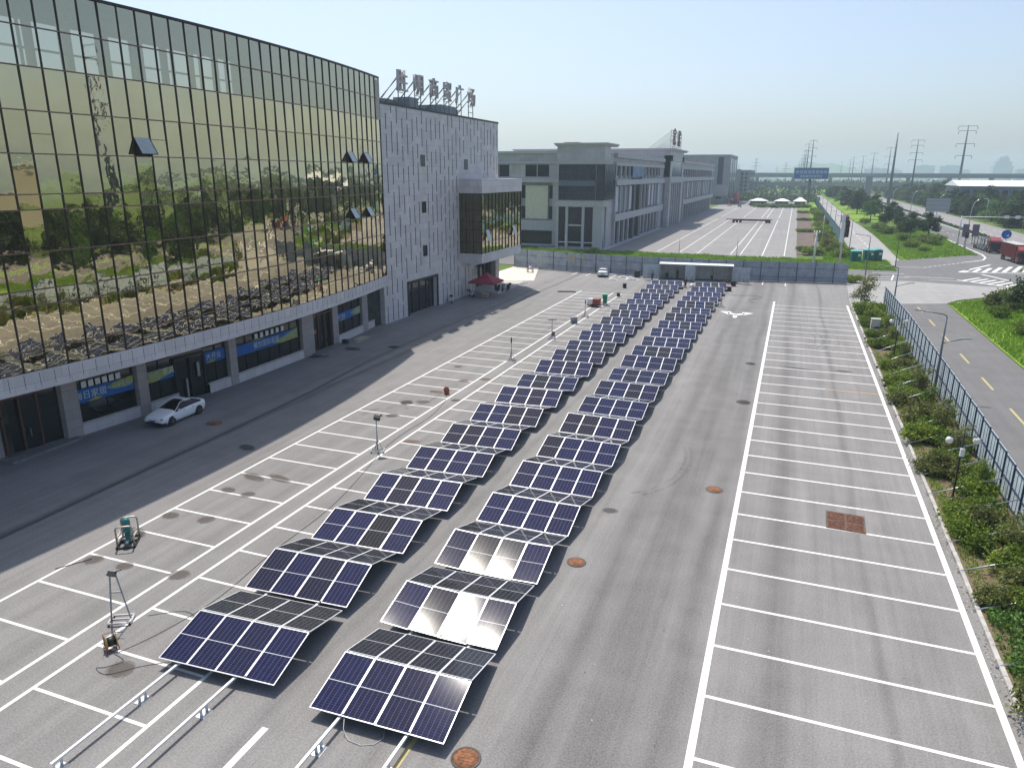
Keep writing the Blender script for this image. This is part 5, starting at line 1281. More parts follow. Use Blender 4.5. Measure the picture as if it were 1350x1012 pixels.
# ------------------------------------------------------------------ vehicles
def wheel(parent, x, y, r, w, spokes=5):
    b = MB(); s = 1 if x > 0 else -1
    b.tube([(x-w/2,y,r),(x-w*.3,y,r),(x+w*.3,y,r),(x+w/2,y,r)], [r*.93,r,r,r*.93], 24); t_ = b.build('wheel', M_RUBBER, parent)
    b = MB(); xo = x+s*(w/2+.004); b.tube([(xo-s*.02,y,r),(xo,y,r)], r*.66, 20, 1)
    for k in range(spokes):
        a = 6.283*k/spokes; b.bar((xo+s*.01,y,r),(xo+s*.01,y+math.cos(a)*r*.6,r+math.sin(a)*r*.6), r*.2, .02)
    b.build('rim', [M_CHROME, M_BLACK], t_)
def sedan(label, loc, rz, plate):
    t = thing('saloon_car', label, 'car', loc, rz)
    sec = [(-2.38,.34,.56,.64,.66,.66,.46),(-2.28,.24,.70,.78,.82,.84,.60),(-1.95,.21,.80,.88,.90,.91,.66),(-1.35,.20,.87,.95,.92,.92,.70),(-1.05,.20,.90,.99,.93,.92,.73),(-.10,.20,.93,1.41,.92,.91,.57),(.38,.20,.94,1.46,.92,.91,.59),(.95,.20,.96,1.42,.92,.91,.57),(1.95,.21,1.0,1.08,.91,.90,.62),(2.18,.26,.98,1.04,.87,.87,.62),(2.38,.40,.90,.97,.72,.76,.50)]
    ring = []
    for y, zb, ze, zt, wb, we, wt in sec:
        zm = zb+(ze-zb)*.55; half = [(wb*.90,zb),(wb,zb+.14),(we+.015,zm),(we*.985,ze),(wt,zt-.035 if zt-ze > .2 else zt-.015),(wt*.55,zt)]
        ring.append([(-x,y,z) for x,z in half]+[(x,y,z) for x,z in reversed(half)])
    b = MB(); vs = [p for r_ in ring for p in r_]; n_ = 12; fs = []; ms = []
    for i in range(len(sec)-1):
        for k in range(n_-1):
            a, c = i*n_+k, (i+1)*n_+k; m = 0
            if k in (3, 7) and 4 <= i <= 7: m = 1
            if k in (4,5,6) and i == 4: m = 1
            if k in (4,5,6) and i == 7: m = 1
            if k in (4,5,6) and i in (5,): m = 1
            if k in (0,10) : m = 2 if i in (0,1) else 0
            b.add([vs[a],vs[a+1],vs[c+1],vs[c]], [(0,1,2,3)], m, True)
    b.add(ring[0], [tuple(range(n_))], 0); b.add(ring[-1], [tuple(reversed(range(n_)))], 0)
    body = b.mesh('body', [M_WPAINT, M_CGLASS, M_BLACK])
    bm = bmesh.new(); bm.from_mesh(body); bmesh.ops.remove_doubles(bm, verts=bm.verts, dist=.002); bmesh.ops.recalc_face_normals(bm, faces=bm.faces); bm.to_mesh(body); bm.free()
    o = link('body', body, t); sb = o.modifiers.new('smooth', 'SUBSURF'); sb.levels = 2; sb.render_levels = 2
    b = MB()
    for s in (-1, 1):
        b.tube([(s*.895,-1.05,.94),(s*.60,-.12,1.39),(s*.60,.4,1.44),(s*.59,.95,1.405),(s*.85,1.98,1.03)], .026, 6)
    b.build_each('roof_pillar', M_WPAINT, t)
    for s in (-1, 1):
        for y in (-1.42, 1.42):
            b = MB(); b.tube([(s*.70,y,.34),(s*.925,y,.34)], .385, 22); b.build('wheel_arch', M_BLACK, t); wheel(t, s*.83, y, .335, .22)
        b = MB(); b.obox((s*.99,-.66,.99), (.2,.10,.12), Euler((0,0,s*.2))); b.build('wing_mirror', M_WPAINT, t)
        b = MB(); b.obox((s*.64,-2.2,.68), (.38,.16,.09), Euler((.15,0,-s*.42))); b.build('headlight', plain('headlight_glass', (.25,.27,.3), .1), t)
        b = MB(); b.obox((s*.56,2.27,.86), (.40,.12,.09), Euler((0,0,s*.25))); b.build('tail_light', plain('tail_light_red', (.25,.01,.01), .2), t)
        b = MB()
        for y in (-.2,.72): b.box(s*.915-.015,s*.915+.015,y,y+.18,.83,.86)
        b.build('door_handle', M_CHROME, t)
    b = MB(); b.box(-.55,.55,-2.41,-2.33,.34,.46); b.box(-.3,.3,-2.405,-2.36,.56,.60); b.build('grille', M_BLACK, t)
    b = MB(); b.box(-.24,.24,-2.43,-2.405,.42,.54); b.build('number_plate', plain('plate_blue', (.01,.06,.28), .4), t)
    b = MB(); b.box(-.24,.24,2.40,2.43,.60,.73); b.build('number_plate', plain('plate_blue', (.01,.06,.28), .4), t)
    return t
sedan('white saloon car with black sunroof parked in the shade before the shop windows', (-42.45,40.05,0), R(3), 0)
sedan('white saloon car parked nose-in against the grey hoarding, seen from behind', (-31.9,132.0,0), R(-168), 0)
def truck_wheels(t, ys, x=1.02, r=.5):
    for y in ys:
        for s in (-1, 1): wheel(t, s*x, y, r, .3, 6)
def cab(t, y0, w=2.45, h=2.9, red=M_RED, L=2.0):
    b = MB(); hw = w/2
    pts = [(y0,.45),(y0-.04,1.5),(y0+.14,h-.35),(y0+.5,h),(y0+L,h),(y0+L,.45)]
    vs = [(-hw,y,z) for y,z in pts]+[(hw,y,z) for y,z in pts]; k = len(pts)
    b.add(vs, [tuple(reversed(range(k))), tuple(range(k,2*k))]+[(i,(i+1)%k,k+(i+1)%k,k+i) for i in range(k)]); c = b.build('cab', red, t)
    b = MB(); b.add([(-hw+.12,y0-.05,1.52),(hw-.12,y0-.05,1.52),(hw-.16,y0+.11,h-.5),(-hw+.16,y0+.11,h-.5)], [(0,1,2,3)])
    b.build('windscreen', M_CGLASS, c)
    for s in (-1, 1):
        b = MB(); x = s*(hw+.006); b.add([(x,y0+.2,1.55),(x,y0+1.25,1.55),(x,y0+1.2,h-.5),(x,y0+.42,h-.5)], [(0,1,2,3) if s > 0 else (3,2,1,0)]); b.build('side_window', M_CGLASS, c)
        b = MB(); b.box(s*(hw-.42)-.2,s*(hw-.42)+.2,y0-.06,y0,.75,.98); b.build('headlight', plain('headlight_glass', (.25,.27,.3), .1), c)
        b = MB(); b.box(s*(hw+.2)-.09,s*(hw+.2)+.09,y0-.02,y0+.1,1.5,2.2); b.build('wing_mirror', M_BLACK, c)
    b = MB(); b.box(-hw+.1,hw-.1,y0-.08,y0-.02,1.05,1.35); b.box(-hw,hw,y0-.12,y0+.3,.38,.62); b.build('bumper', M_BLACK, c)
    b = MB(); b.add([(-hw+.1,y0+.45,h),(hw-.1,y0+.45,h),(hw-.1,y0+L,h+.75),(-hw+.1,y0+L,h+.75),(-hw+.1,y0+L,h),(hw-.1,y0+L,h)], [(0,1,2,3),(3,2,5,4),(0,3,4),(1,5,2)]); b.build('wind_deflector', plain('pale_red_paint', (.30,.05,.05), .35), c)
t = thing('box_truck', 'red box truck with grey roof waiting at the crossing', 'truck', (46.3,190.5,0), R(4))
b = MB(); b.box(-1.25,1.25,-4.9,4.9,1.05,3.85)
for i in range(33):
    for s in (-1,1): b.box(s*1.25-.02,s*1.25+.02,-4.8+i*.3,-4.7+i*.3,1.15,3.75)
b.build('cargo_box', plain('box_truck_red', (.115,.014,.020), .5, 0, .1), t)
b = MB(); b.box(-1.28,1.28,-4.93,4.93,3.85,3.93); b.build('roof', plain('tarp_grey', (.42,.42,.41), .7), t)
b = MB(); b.box(-.45,.45,-6.9,4.8,.7,1.05)
for s in (-1,1): b.box(s*1.15-.03,s*1.15+.03,-3.,1.4,.55,.62); b.box(s*1.15-.03,s*1.15+.03,-3.,1.4,.85,.92)
b.build('chassis', M_GREYM, t); cab(t, -7.1); truck_wheels(t, (-6.0,-4.3+.2,2.4,3.6))
t = thing('car_transporter', 'empty car transporter with dark red cab and two-deck trailer, behind the red box truck', 'truck', (46.2,217,0), R(2))
cab(t, -9.6, 2.45, 3.0, plain('transporter_red', (.075,.008,.014), .4, 0, .15))
b = MB()
for s in (-1,1):
    b.bar((s*1.2,-6.6,1.1),(s*1.2,8.,.9),.12,.16); b.bar((s*1.2,-6.6,2.6),(s*1.2,8.,2.9),.09,.13)
    for y in (-6.4,-3.6,-.6,2.4,5.4,7.9): b.bar((s*1.2,y,.7),(s*1.2,y,3.2),.13)
for y in range(-6,9,2): b.bar((-1.2,y,1.05),(1.2,y,1.05),.14,.06); b.bar((-1.2,y,2.75),(1.2,y,2.75),.12,.06)
for s in (-.75,.75): b.box(s-.25,s+.25,-6.5,7.9,1.1,1.14); b.box(s-.22,s+.22,-6.4,7.9,2.78,2.82)
b.build('deck_frame', plain('transporter_grey', (.13,.14,.15), .5, .3, .2), t)
b = MB()
for y in (-4.4,-1.8,.8): b.box(-1.25,1.25,y,y+1.3,.5,.95)
b.build('tool_locker', M_GREYM, t); truck_wheels(t, (-8.5,-6.4,3.2,4.5,5.8))
t = thing('flatbed_trailer', 'long empty rusty flatbed trailer parked across the far car park', 'trailer', (-16.2,306.5,0), R(4))
b = MB(); b.box(-8.6,8.6,-1.25,1.25,1.1,1.35)
for s in (-.5,.5): b.box(-6,8,s-.08,s+.08,.7,1.1)
b.build('bed', plain('rusty_trailer', (.13,.06,.045), .8, .1, .4, 1.2), t)
for x in (-5.8,-4.5,-3.2,6.6,7.6):
    for s in (-1,1):
        b = MB(); b.tube([(x,s*1.-.15,.5),(x,s*1.+.15,.5)], .5, 16); b.build('wheel', M_RUBBER, t)
# dark lorry on the side road, small cars far away
t = thing('tipper_lorry', 'dark lorry with an orange load coming up the side road beside the blue fence', 'truck', (19.3,322,0), 0)
cab(t, -4.2, 2.4, 2.8, plain('lorry_dark_paint', (.04,.035,.04), .4)); b = MB(); b.box(-1.2,1.2,-2.1,4.2,1.1,2.6); b.build('tipper_body', plain('lorry_body', (.055,.05,.05), .6), t)
b = MB(); b.add([(-1.1,-2,2.6),(1.1,-2,2.6),(1.1,4.1,2.6),(-1.1,4.1,2.6),(0,-.5,3.4),(0,2.8,3.5)], [(0,1,4),(1,2,5,4),(2,3,5),(3,0,4,5)]); b.build('load', plain('orange_load', (.30,.17,.07), .8), t); truck_wheels(t, (-3.2,2.2,3.3))
def far_car(x, y, rz, col, lab):
    t = thing('parked_car', lab, 'car', (x,y,0), rz)
    sec = [(-2.2,.35,.6,.68,.7,.55),(-1.9,.25,.78,.85,.86,.65),(-.9,.22,.86,.95,.9,.7),(-.2,.22,.9,1.42,.9,.58),(.9,.22,.92,1.44,.9,.58),(1.6,.22,.95,1.05,.88,.62),(2.2,.35,.88,.95,.75,.5)]
    b = MB(); rg = []
    for y_, zb, ze, zt, w_, wt in sec: rg.append([(-w_*.9,y_,zb),(-w_,y_,(zb+ze)/2),(-w_*.97,y_,ze),(-wt,y_,zt),(wt,y_,zt),(w_*.97,y_,ze),(w_,y_,(zb+ze)/2),(w_*.9,y_,zb)])
    for i in range(len(rg)-1):
        for k in range(7): b.add([rg[i][k],rg[i][k+1],rg[i+1][k+1],rg[i+1][k]], [(0,1,2,3)], 1 if (k in (2,4) and 2 <= i <= 4) or (k == 3 and i in (2,4)) else 0, True)
    b.add(rg[0], [tuple(range(8))]); b.add(rg[-1], [tuple(reversed(range(8)))])
    b.build('body', [plain('car_paint_'+lab.split()[0], col, .3), M_CGLASS], t)
    for y_ in (-1.35,1.35):
        for s in (-1,1): w_ = MB(); w_.tube([(s*.8-.1,y_,.33),(s*.8+.1,y_,.33)], .33, 14); w_.build('wheel', M_RUBBER, t)
far_car(-10.6,452,R(90),(.03,.03,.04),'dark car crossing in front of the white-roofed booths')
far_car(-30,455,R(10),(.05,.05,.06),'black car far off beside the end of the mall')
far_car(-25,488,R(60),(.4,.4,.42),'silver car behind the left booth')
far_car(-12,494,R(80),(.55,.55,.56),'white car between the booths')
far_car(-37,470,R(0),(.35,.03,.03),'red van-like car far beside the grey apartment block')
far_car(57.8,520,R(2),(.05,.05,.06),'charcoal car far along the dual carriageway')
far_car(48,430,R(0),(.6,.6,.6),'pale car approaching on the near carriageway')
for x, y, rz, lab in ((-38,500,.1,'row lorry with dark tarp beside the far block'),(-39,530,.1,'second dark lorry parked beyond the red tank')):
    t = thing('box_truck', lab, 'truck', (x,y,0), rz); b = MB(); b.box(-1.25,1.25,-2,6,1.1,3.8); b.build('cargo_box', plain('far_lorry_grey', (.08,.085,.10), .7), t); cab(t, -4.2, 2.4, 2.8, plain('far_lorry_cab', (.12,.03,.03), .4)); truck_wheels(t, (-3.2,3,4.2))
t = thing('storage_tank', 'upright red tank far off beside the mall end', 'tank', (-36.5,515,0)); b = MB(); b.lathe(0,0,[(0,0),(2.,0),(2.,6),(1.4,6.8),(0,7)],18); b.build('shell', plain('tank_red', (.50,.10,.09), .5), t); b = MB(); b.cyl(0,0,7,7.8,.3,8); b.build('vent', M_GREYM, t)
# scooters and motorbikes by the wall
def scooter(x, y, rz, col, lab, big=False):
    t = thing('motor_scooter', lab, 'scooter', (x,y,0), rz)
    m = plain('scooter_'+lab.split()[0], col, .35)
    b = MB()
    b.add([(-.15,-.55,.3),(.15,-.55,.3),(.2,-.5,.95),(-.2,-.5,.95),(-.13,-.42,.3),(.13,-.42,.3),(.17,-.38,.95),(-.17,-.38,.95)], [(0,1,2,3),(5,4,7,6),(1,5,6,2),(4,0,3,7),(3,2,6,7)])
    b.box(-.14,.14,-.45,.1,.26,.34); b.add([(-.16,.05,.3),(.16,.05,.3),(.18,.75,.45),(-.18,.75,.45),(-.13,.0,.66),(.13,.0,.66),(.15,.8,.74),(-.15,.8,.74)], [(0,3,2,1),(4,5,6,7),(0,1,5,4),(1,2,6,5),(2,3,7,6),(3,0,4,7)])
    b.build('fairing', m, t)
    b = MB(); b.obox((0,.38,.75), (.27,.75,.09), Euler((.08,0,0))); b.build('saddle', M_BLACK, t)
    b = MB(); b.tube([(-.34,-.38,1.04),(-.1,-.46,1.0),(.1,-.46,1.0),(.34,-.38,1.04)], .022, 6); b.bar((0,-.46,1.),(0,-.62,.3),.05); b.build('handlebar', M_BLACK, t)
    for y_ in (-.66,.62): w_ = MB(); w_.tube([(-.05,y_,.25),(.05,y_,.25)], .25, 16); w_.build('wheel', M_RUBBER, t)
    b = MB(); b.box(-.2,.2,.72,1.05,.72,1.05); b.build('top_box', M_BLACK, t)
    b = MB(); b.obox((0,-.57,.86), (.16,.05,.12), Euler((0,0,0))); b.build('headlight', plain('headlight_glass', (.25,.27,.3), .1), t)
scooter(-45.1,94.6,.5,(.7,.7,.7),'white scooter with black box against the granite wall left of the red canopy')
scooter(-44.7,100.8,.9,(.55,.58,.68),'pale scooter beside the wall between the white scooter and the canopy')
for x, y, rz, lab in ((-42.6,106.4,.2,'black scooter under the red canopy, first of the parked group'),(-42.2,107.6,.3,'black scooter in the middle of the group behind the canopy'),(-41.8,109.,.1,'black scooter at the far end of the parked group'),(-43.4,107.4,.4,'black scooter closest to the platform behind the canopy')): scooter(x, y, rz, (.02,.02,.022), lab)
# red pop-up canopy
t = thing('canopy_tent', 'red pop-up canopy beside the building entrance', 'canopy', (-42.6,101.6,0), R(0))
Mc = plain('canopy_red', (.30,.018,.045), .7, 0, .1); a = 2.05; b = MB()
rg = [(-a,-a,2.45),(a,-a,2.45),(a,a,2.45),(-a,a,2.45)]; md = [(x*.42,y*.42,3.05) for x,y,_ in rg]
b.add(rg+md+[(0,0,3.75)], [(0,1,5,4),(1,2,6,5),(2,3,7,6),(3,0,4,7),(4,5,8),(5,6,8),(6,7,8),(7,4,8)]); b.build('roof', Mc, t)
b = MB(); lo = [(x,y,2.2) for x,y,_ in rg]; b.add(rg+lo, [(1,0,4,5),(2,1,5,6),(3,2,6,7),(0,3,7,4)]); b.build('valance', Mc, t)
for x, y, _ in rg: b = MB(); b.cyl(x*.98,y*.98,0,2.45,.03,8); b.build('leg', M_METAL, t)
crate('carton', 'pale carton with orange print standing under the red canopy', 'box', (-42.8,101.6,0), (1.0,.8,.75), plain('carton_card', (.50,.38,.30), .8), None, .3)
t = thing('timber_stack', 'small stack of pale boards on the ground by the last shop window', 'boards', (-44.1,68.6,0), R(4))
for i in range(4): b = MB(); b.box(-.45+i*.04,.35,-1.7+i*.2,1.6-i*.25,i*.08,i*.08+.06); b.build('board', plain('pale_board', (.42,.36,.28), .8), t)
crate('bucket_box', 'dark small box beside the stack of pale boards', 'box', (-44.6,66.3,0), (.5,.5,.45), M_BLACK)
t = thing('garden_table', 'small brown table with a bush pot before the hoarding', 'table', (-46.0,131.5,0)); b = MB(); b.box(-.6,.6,-.4,.4,.62,.7); b.build('top', plain('table_brown', (.15,.08,.05), .7), t)
for x in (-.5,.5):
    for y in (-.3,.3): b = MB(); b.box(x-.05,x+.05,y-.05,y+.05,0,.62); b.build('leg', plain('table_brown', (.15,.08,.05), .7), t)
b = MB(); b.lathe(0,0,[(.2,.7),(.3,1.05),(.26,1.1),(0,1.1)],12); tag(b.build('plant_pot', M_WHITEP, None, (-46,131.5,.0)), 'pale pot standing on the small brown table', 'pot')
# ------------------------------------------------------------------ lamps, signs, poles
Mpole = plain('lamp_post_grey', (.16,.19,.22), .45, .5, .1)
def road_lamp(x, y, h, lab):
    t = thing('street_lamp', lab, 'street lamp', (x,y,0), 0, 'double-armed lamps along the fence')
    b = MB(); b.tube([(0,0,0),(0,0,h*.5),(0,0,h)], [.11,.09,.06], 10); b.box(-.16,.16,-.16,.16,0,.06); b.build('post', Mpole, t)
    b = MB(); b.tube([(0,0,h-.05),(-.06,-.02,h+.1),(-.35,-.05,h+.22),(-2.0,-.1,h+.42)], .045, 8); b.build('arm', Mpole, t)
    b = MB(); b.obox((-2.05,-.1,h+.42), (.8,.2,.09), Euler((0,.1,0))); b.build('lamp_head', M_GREYM, t)
    b = MB(); b.tube([(0,0,h*.67),(.35,.02,h*.69),(1.5,.05,h*.74)], .04, 8); b.build('arm', Mpole, t)
    b = MB(); b.obox((1.65,.05,h*.745), (.75,.18,.09), Euler((0,-.12,0))); b.build('lamp_head', M_GREYM, t)
road_lamp(12.75, 68.2, 6.8, 'nearest tall double-armed street lamp standing at the fence in mid bed')
road_lamp(13.2, 104, 6.6, 'double-armed street lamp at the far end of the blue metal fence')
road_lamp(12.6, 138.5, 8.0, 'double-armed street lamp between the hoarding end and the crossing, in front of the green cabins')
def garden_lamp(x, y, h, lab):
    t = thing('garden_lamp', lab, 'lamp post', (x,y,.05), R(15), 'black globe lamps in the bed')
    b = MB(); b.tube([(0,0,0),(0,0,.7)], .10, 10); b.tube([(0,0,.7),(0,0,h)], .055, 10); b.tube([(-.72,0,h-.22),(.72,0,h-.22)], .03, 6); b.build('post', M_DARKM, t)
    for s in (-1,1):
        g_ = MB(); g_.lathe(s*.72,0,[(.0,h-.62),(.14,h-.56),(.2,h-.42),(.14,h-.28),(.0,h-.22)],14); g_.build('globe', plain('globe_white', (.8,.8,.78), .3), t)
    b = MB(); b.box(-.11,.11,-.2,-.06,h-1.3,h-.85); b.build('loudspeaker', M_WHITEP, t)
garden_lamp(10.0, 43.9, 4.4, 'black garden lamp post with white globe among the near shrubs')
garden_lamp(10.8, 79.4, 4.6, 'black garden lamp post with white globe further along the shrub bed')
crate('utility_cabinet', 'pale grey utility cabinet standing among the far shrubs of the bed', 'cabinet', (10.5,95.4,.05), (1.0,.7,1.5), plain('cabinet_grey', (.50,.51,.50), .5))
def pole(x, y, h, r, lab, nm='signal_pole', cat='pole', mat=None, extra=None):
    t = thing(nm, lab, cat, (x,y,0)); b = MB(); b.tube([(0,0,0),(0,0,h)], [r,r*.6], 10); b.build('post', mat or M_METAL, t)
    b = MB(); b.box(-r*1.8,r*1.8,-r*1.8,r*1.8,0,.3); b.build('base', M_GREYM, t)
    if extra: extra(t)
    return t
def cam_head(t):
    b = MB(); b.bar((-.7,0,6.5),(.7,0,6.5),.09); b.build('cross_arm', M_WHITEP, t)
    for x in (-.5,0,.5): b = MB(); b.obox((x,-.2,6.72), (.22,.55,.22), Euler((.2,0,0))); b.build('camera', M_WHITEP, t)
pole(4.95, 167, 6.6, .28, 'thick white camera pole standing in the verge behind the hoarding', 'camera_pole', 'pole', M_WHITEP, cam_head)
pole(6.9, 190, 9., .09, 'slim grey pole beside the bare plot, behind the camera pole', 'slim_pole')
def sig(t):
    b = MB(); b.box(-.45,.1,-.2,.2,6.2,11.2); b.build('white_panel', M_WHITEP, t); b = MB(); b.box(.3,.95,-.25,.25,7.2,10.2); h = b.build('signal_housing', M_BLACK, t)
    for z in (7.7,8.7,9.7): b = MB(); b.tube([(.62,-.27,z),(.62,-.25,z)], .2, 12); b.build('lens', plain('signal_lens', (.12,.03,.03), .3), h)
    b = MB(); b.bar((0,0,6.4),(1.0,0,8.5),.1); b.build('bracket', M_METAL, t)
pole(8.8, 147.5, 11.0, .22, 'tall pole with white panel and black traffic signal beside the green cabins', 'traffic_signal', 'traffic light', M_METAL, sig)
def sig2(t):
    b = MB(); b.box(-.42,.42,-.2,.2,2.6,4.1); h = b.build('signal_housing', M_BLACK, t)
    for z, m in ((3.75,plain('signal_red', (.6,.03,.03), .3)),(3.35,M_BLACK),(2.95,M_BLACK)): b = MB(); b.tube([(0,-.23,z),(0,-.2,z)], .17, 12); b.build('lens', m, h)
    b = MB(); b.box(-.35,-.05,-.15,.15,0,2.6); b.build('control_box', M_METAL, t)
pole(42.4, 219.8, 4.0, .1, 'low traffic light with a red lens at the tip of the traffic island', 'traffic_signal', 'traffic light', M_METAL, sig2)
def gan(t):
    b = MB(); b.tube([(0,0,7.3),(15,0,7.5)], [.14,.07], 8); b.build('arm', M_WHITEP, t)
    for x in (10.5,13.): b = MB(); b.box(x-.5,x+.5,-.15,.15,7.1,7.9); b.build('signal_head', M_WHITEP, t)
    b = MB(); b.box(.7,2.2,-.1,.1,2.,5.4); b.box(3.0,4.6,-.1,.1,2.1,5.4); b.build('count_panel', plain('panel_maroon', (.16,.12,.17), .6), t)
pole(43.0, 233, 7.6, .2, 'grey gantry pole with a long white signal arm over the carriageway', 'signal_gantry', 'traffic light', M_METAL, gan)
def bsign(t):
    b = MB(); b.tube([(0,-.08,4.7),(0,-.03,4.7)], 1.05, 24); d = b.build('disc', plain('sign_blue', (.01,.11,.50), .4, 0, .05), t)
    b = MB(); b.bar((-.4,-.1,5.05),(.3,-.1,4.4),.2,.02); b.add([(.5,-.1,4.15),(.5,-.1,4.75),(-.05,-.1,4.25)],[(0,1,2)]); b.build('arrow_mark', M_WHITEP, d)
pole(47.9, 206.2, 5.6, .07, 'round blue arrow sign on a thin pole above the truck cab', 'road_sign', 'road sign', M_METAL, bsign)
def back(t):
    b = MB(); b.box(-3.6,3.6,-.1,.1,6.2,10.6); b.build('panel', plain('sign_back_grey', (.42,.42,.46), .5, .4), t)
    b = MB()
    for z in (7.,8.4,9.8): b.box(-3.6,3.6,-.18,-.1,z-.08,z+.08)
    b.build('stiffener', M_GREYM, t)
pole(45.8, 290, 6.3, .22, 'large grey direction sign seen from behind over the carriageway', 'direction_sign', 'road sign', M_METAL, back)
def curved(x, y, h, lab):
    t = thing('street_lamp', lab, 'street lamp', (x,y,0), 0, 'tall curved lamps of the dual carriageway')
    b = MB(); b.tube([(0,0,0),(0,0,h*.55),(.15,0,h*.75),(.7,0,h*.9),(1.7,0,h*.98),(3.2,0,h)], [.16,.13,.12,.1,.08,.06], 10); b.build('post', M_METAL, t)
    b = MB(); b.obox((3.6,0,h), (1.1,.3,.14), Euler((0,-.05,0))); b.build('lamp_head', M_WHITEP, t)
curved(54.6, 283, 10.9, 'curved street lamp over the central reservation beside the signal gantry')
curved(54.6, 346, 10.9, 'curved street lamp just left of the grey direction sign')
curved(54.6, 420, 10.9, 'third curved street lamp receding along the median')
curved(54.6, 500, 10.9, 'farthest curved street lamp visible along the median')
for i, (x, y, h, lab) in enumerate(((73,236,9,'thin pale pole before the roadside trees near the round blue sign'),(74,300,9,'thin pale pole before the roadside trees, behind the signal arm'),(73,350,9,'thin pale pole among the roadside trees right of the direction sign'),(-23.7,171,4.1,'short pole with a camera behind the container roof, left one of two'),(-11.3,176,4.3,'short pole with a camera behind the container roof, right one of two'),(-50,168,4.2,'short dark pole in the verge beside the rounded bush'),(-42.2,173,9.5,'tall pale lamp mast in front of the mall tower'))): pole(x, y, h, .09, lab, 'slim_pole')
# black poles with arms along the side road fence
for i, y in enumerate((206, 232, 258, 290, 330, 380, 440)):
    t = thing('street_lamp', 'slim black arm lamp repeated along the pale blue fence of the side road', 'street lamp', (14.2,y,0), 0, 'slim lamps along the side road')
    b = MB(); b.tube([(0,0,0),(0,0,7.2)], [.09,.06], 8); b.build('post', M_DARKM, t); b = MB(); b.tube([(0,0,7.1),(.4,0,7.4),(1.7,0,7.5)], .045, 6); b.tube([(0,0,5.6),(-1.3,0,5.9)], .04, 6); b.build('arm', M_DARKM, t)
pole(20.6, 168, 5.2, .09, 'short dark post at the corner of the grass by the crossing', 'slim_pole', 'pole', M_DARKM)
# portable cabins
def cabin(x, y, rz, lab):
    t = thing('portable_toilet', lab, 'cabin', (x,y,0), rz, 'green cabins on the grass corner'); m = plain('cabin_teal', (.01,.17,.15), .4, 0, .12)
    b = MB(); b.box(-1.,1.,-.95,.95,.1,2.4); b.build('wall', m, t); b = MB(); b.box(-1.06,1.06,-1.01,1.01,2.4,2.5); b.add([(-1,-.95,2.5),(1,-.95,2.5),(1,.95,2.5),(-1,.95,2.5),(-.6,0,2.8),(.6,0,2.8)],[(0,1,5,4),(1,2,5),(2,3,4,5),(3,0,4)]); b.build('roof', plain('cabin_roof', (.12,.42,.40), .4), t)
    b = MB(); b.box(-.7,.1,-.99,-.95,.2,2.2); d = b.build('door', plain('cabin_door', (.01,.12,.11), .4), t); b = MB(); b.box(.3,.8,-.97,-.95,1.4,1.9); b.build('notice', M_WHITEP, t)
    b = MB()
    for q in (-.98,.98):
        for k in (-.6,-.2,.2,.6): b.box(q-.03,q+.03,k-.03,k+.03,.1,2.4)
    b.build('rib', m, t)
cabin(13.4, 173.6, .12, 'green portable cabin nearer the blue fence on the grass corner'); cabin(16.2, 177.2, .12, 'green portable cabin standing right of its twin, nearer the side road'); cabin(17.9,178.6,.12,'third green portable cabin, mostly hidden at the right of the pair')
# booths
for x, w, lab in ((-20.7,9.5,'long dark booth with white roof, left of the three booths'),(-7.3,7.5,'dark booth with white roof in the middle of the three'),(2.8,6.,'small booth with a pointed white roof at the right end')):
    t = thing('ticket_booth', lab, 'booth', (x,478,0)); b = MB(); b.box(-w/2,w/2,-2.5,2.5,0,3.1); b.build('wall', plain('booth_dark', (.05,.055,.065), .4), t)
    b = MB(); e = .9; ap = (0,0,5.4) if w < 7 else (0,0,4.6); b.add([(-w/2-e,-3.4,3.1),(w/2+e,-3.4,3.1),(w/2+e,3.4,3.1),(-w/2-e,3.4,3.1),(-w*.12,0,ap[2]),(w*.12,0,ap[2])],[(0,1,5,4),(1,2,5),(2,3,4,5),(3,0,4),(3,2,1,0)]); b.build('roof', M_WHITEP, t)
    b = MB()
    for q in range(int(w/2)): b.box(-w/2+.4+q*2,-w/2+1.7+q*2,-2.56,-2.5,1.,2.5)
    b.build('window', M_WIN, t)
# billboard
t = thing('billboard', 'big blue billboard on a single dark mast beside the far car park', 'billboard', (8.2,545,0), R(8))
b = MB(); b.tube([(0,0,0),(0,0,16)], [.9,.7], 14); b.build('mast', plain('mast_dark', (.07,.09,.12), .5), t)
b = MB(); b.box(-10.8,10.8,-1.,1.,15.8,22.6); bd = b.build('panel', plain('billboard_blue', (.012,.10,.33), .5, 0, .12, .3), t)
b = MB(); b.box(-11,11,-1.1,1.1,22.6,22.9); b.box(-11,11,-1.1,1.1,15.5,15.8); b.build('frame', M_GREYM, t)
for tx, sz, z in (('枢纽首选家居商场',2.5,20.0),('家居建材招商热线',1.75,17.3)):
    me = text_mesh(tx, sz); me.materials.append(plain('billboard_letter', (.55,.65,.72), .6)); link('lettering', me, bd, (0,-1.05,z), (R(90),0,0))
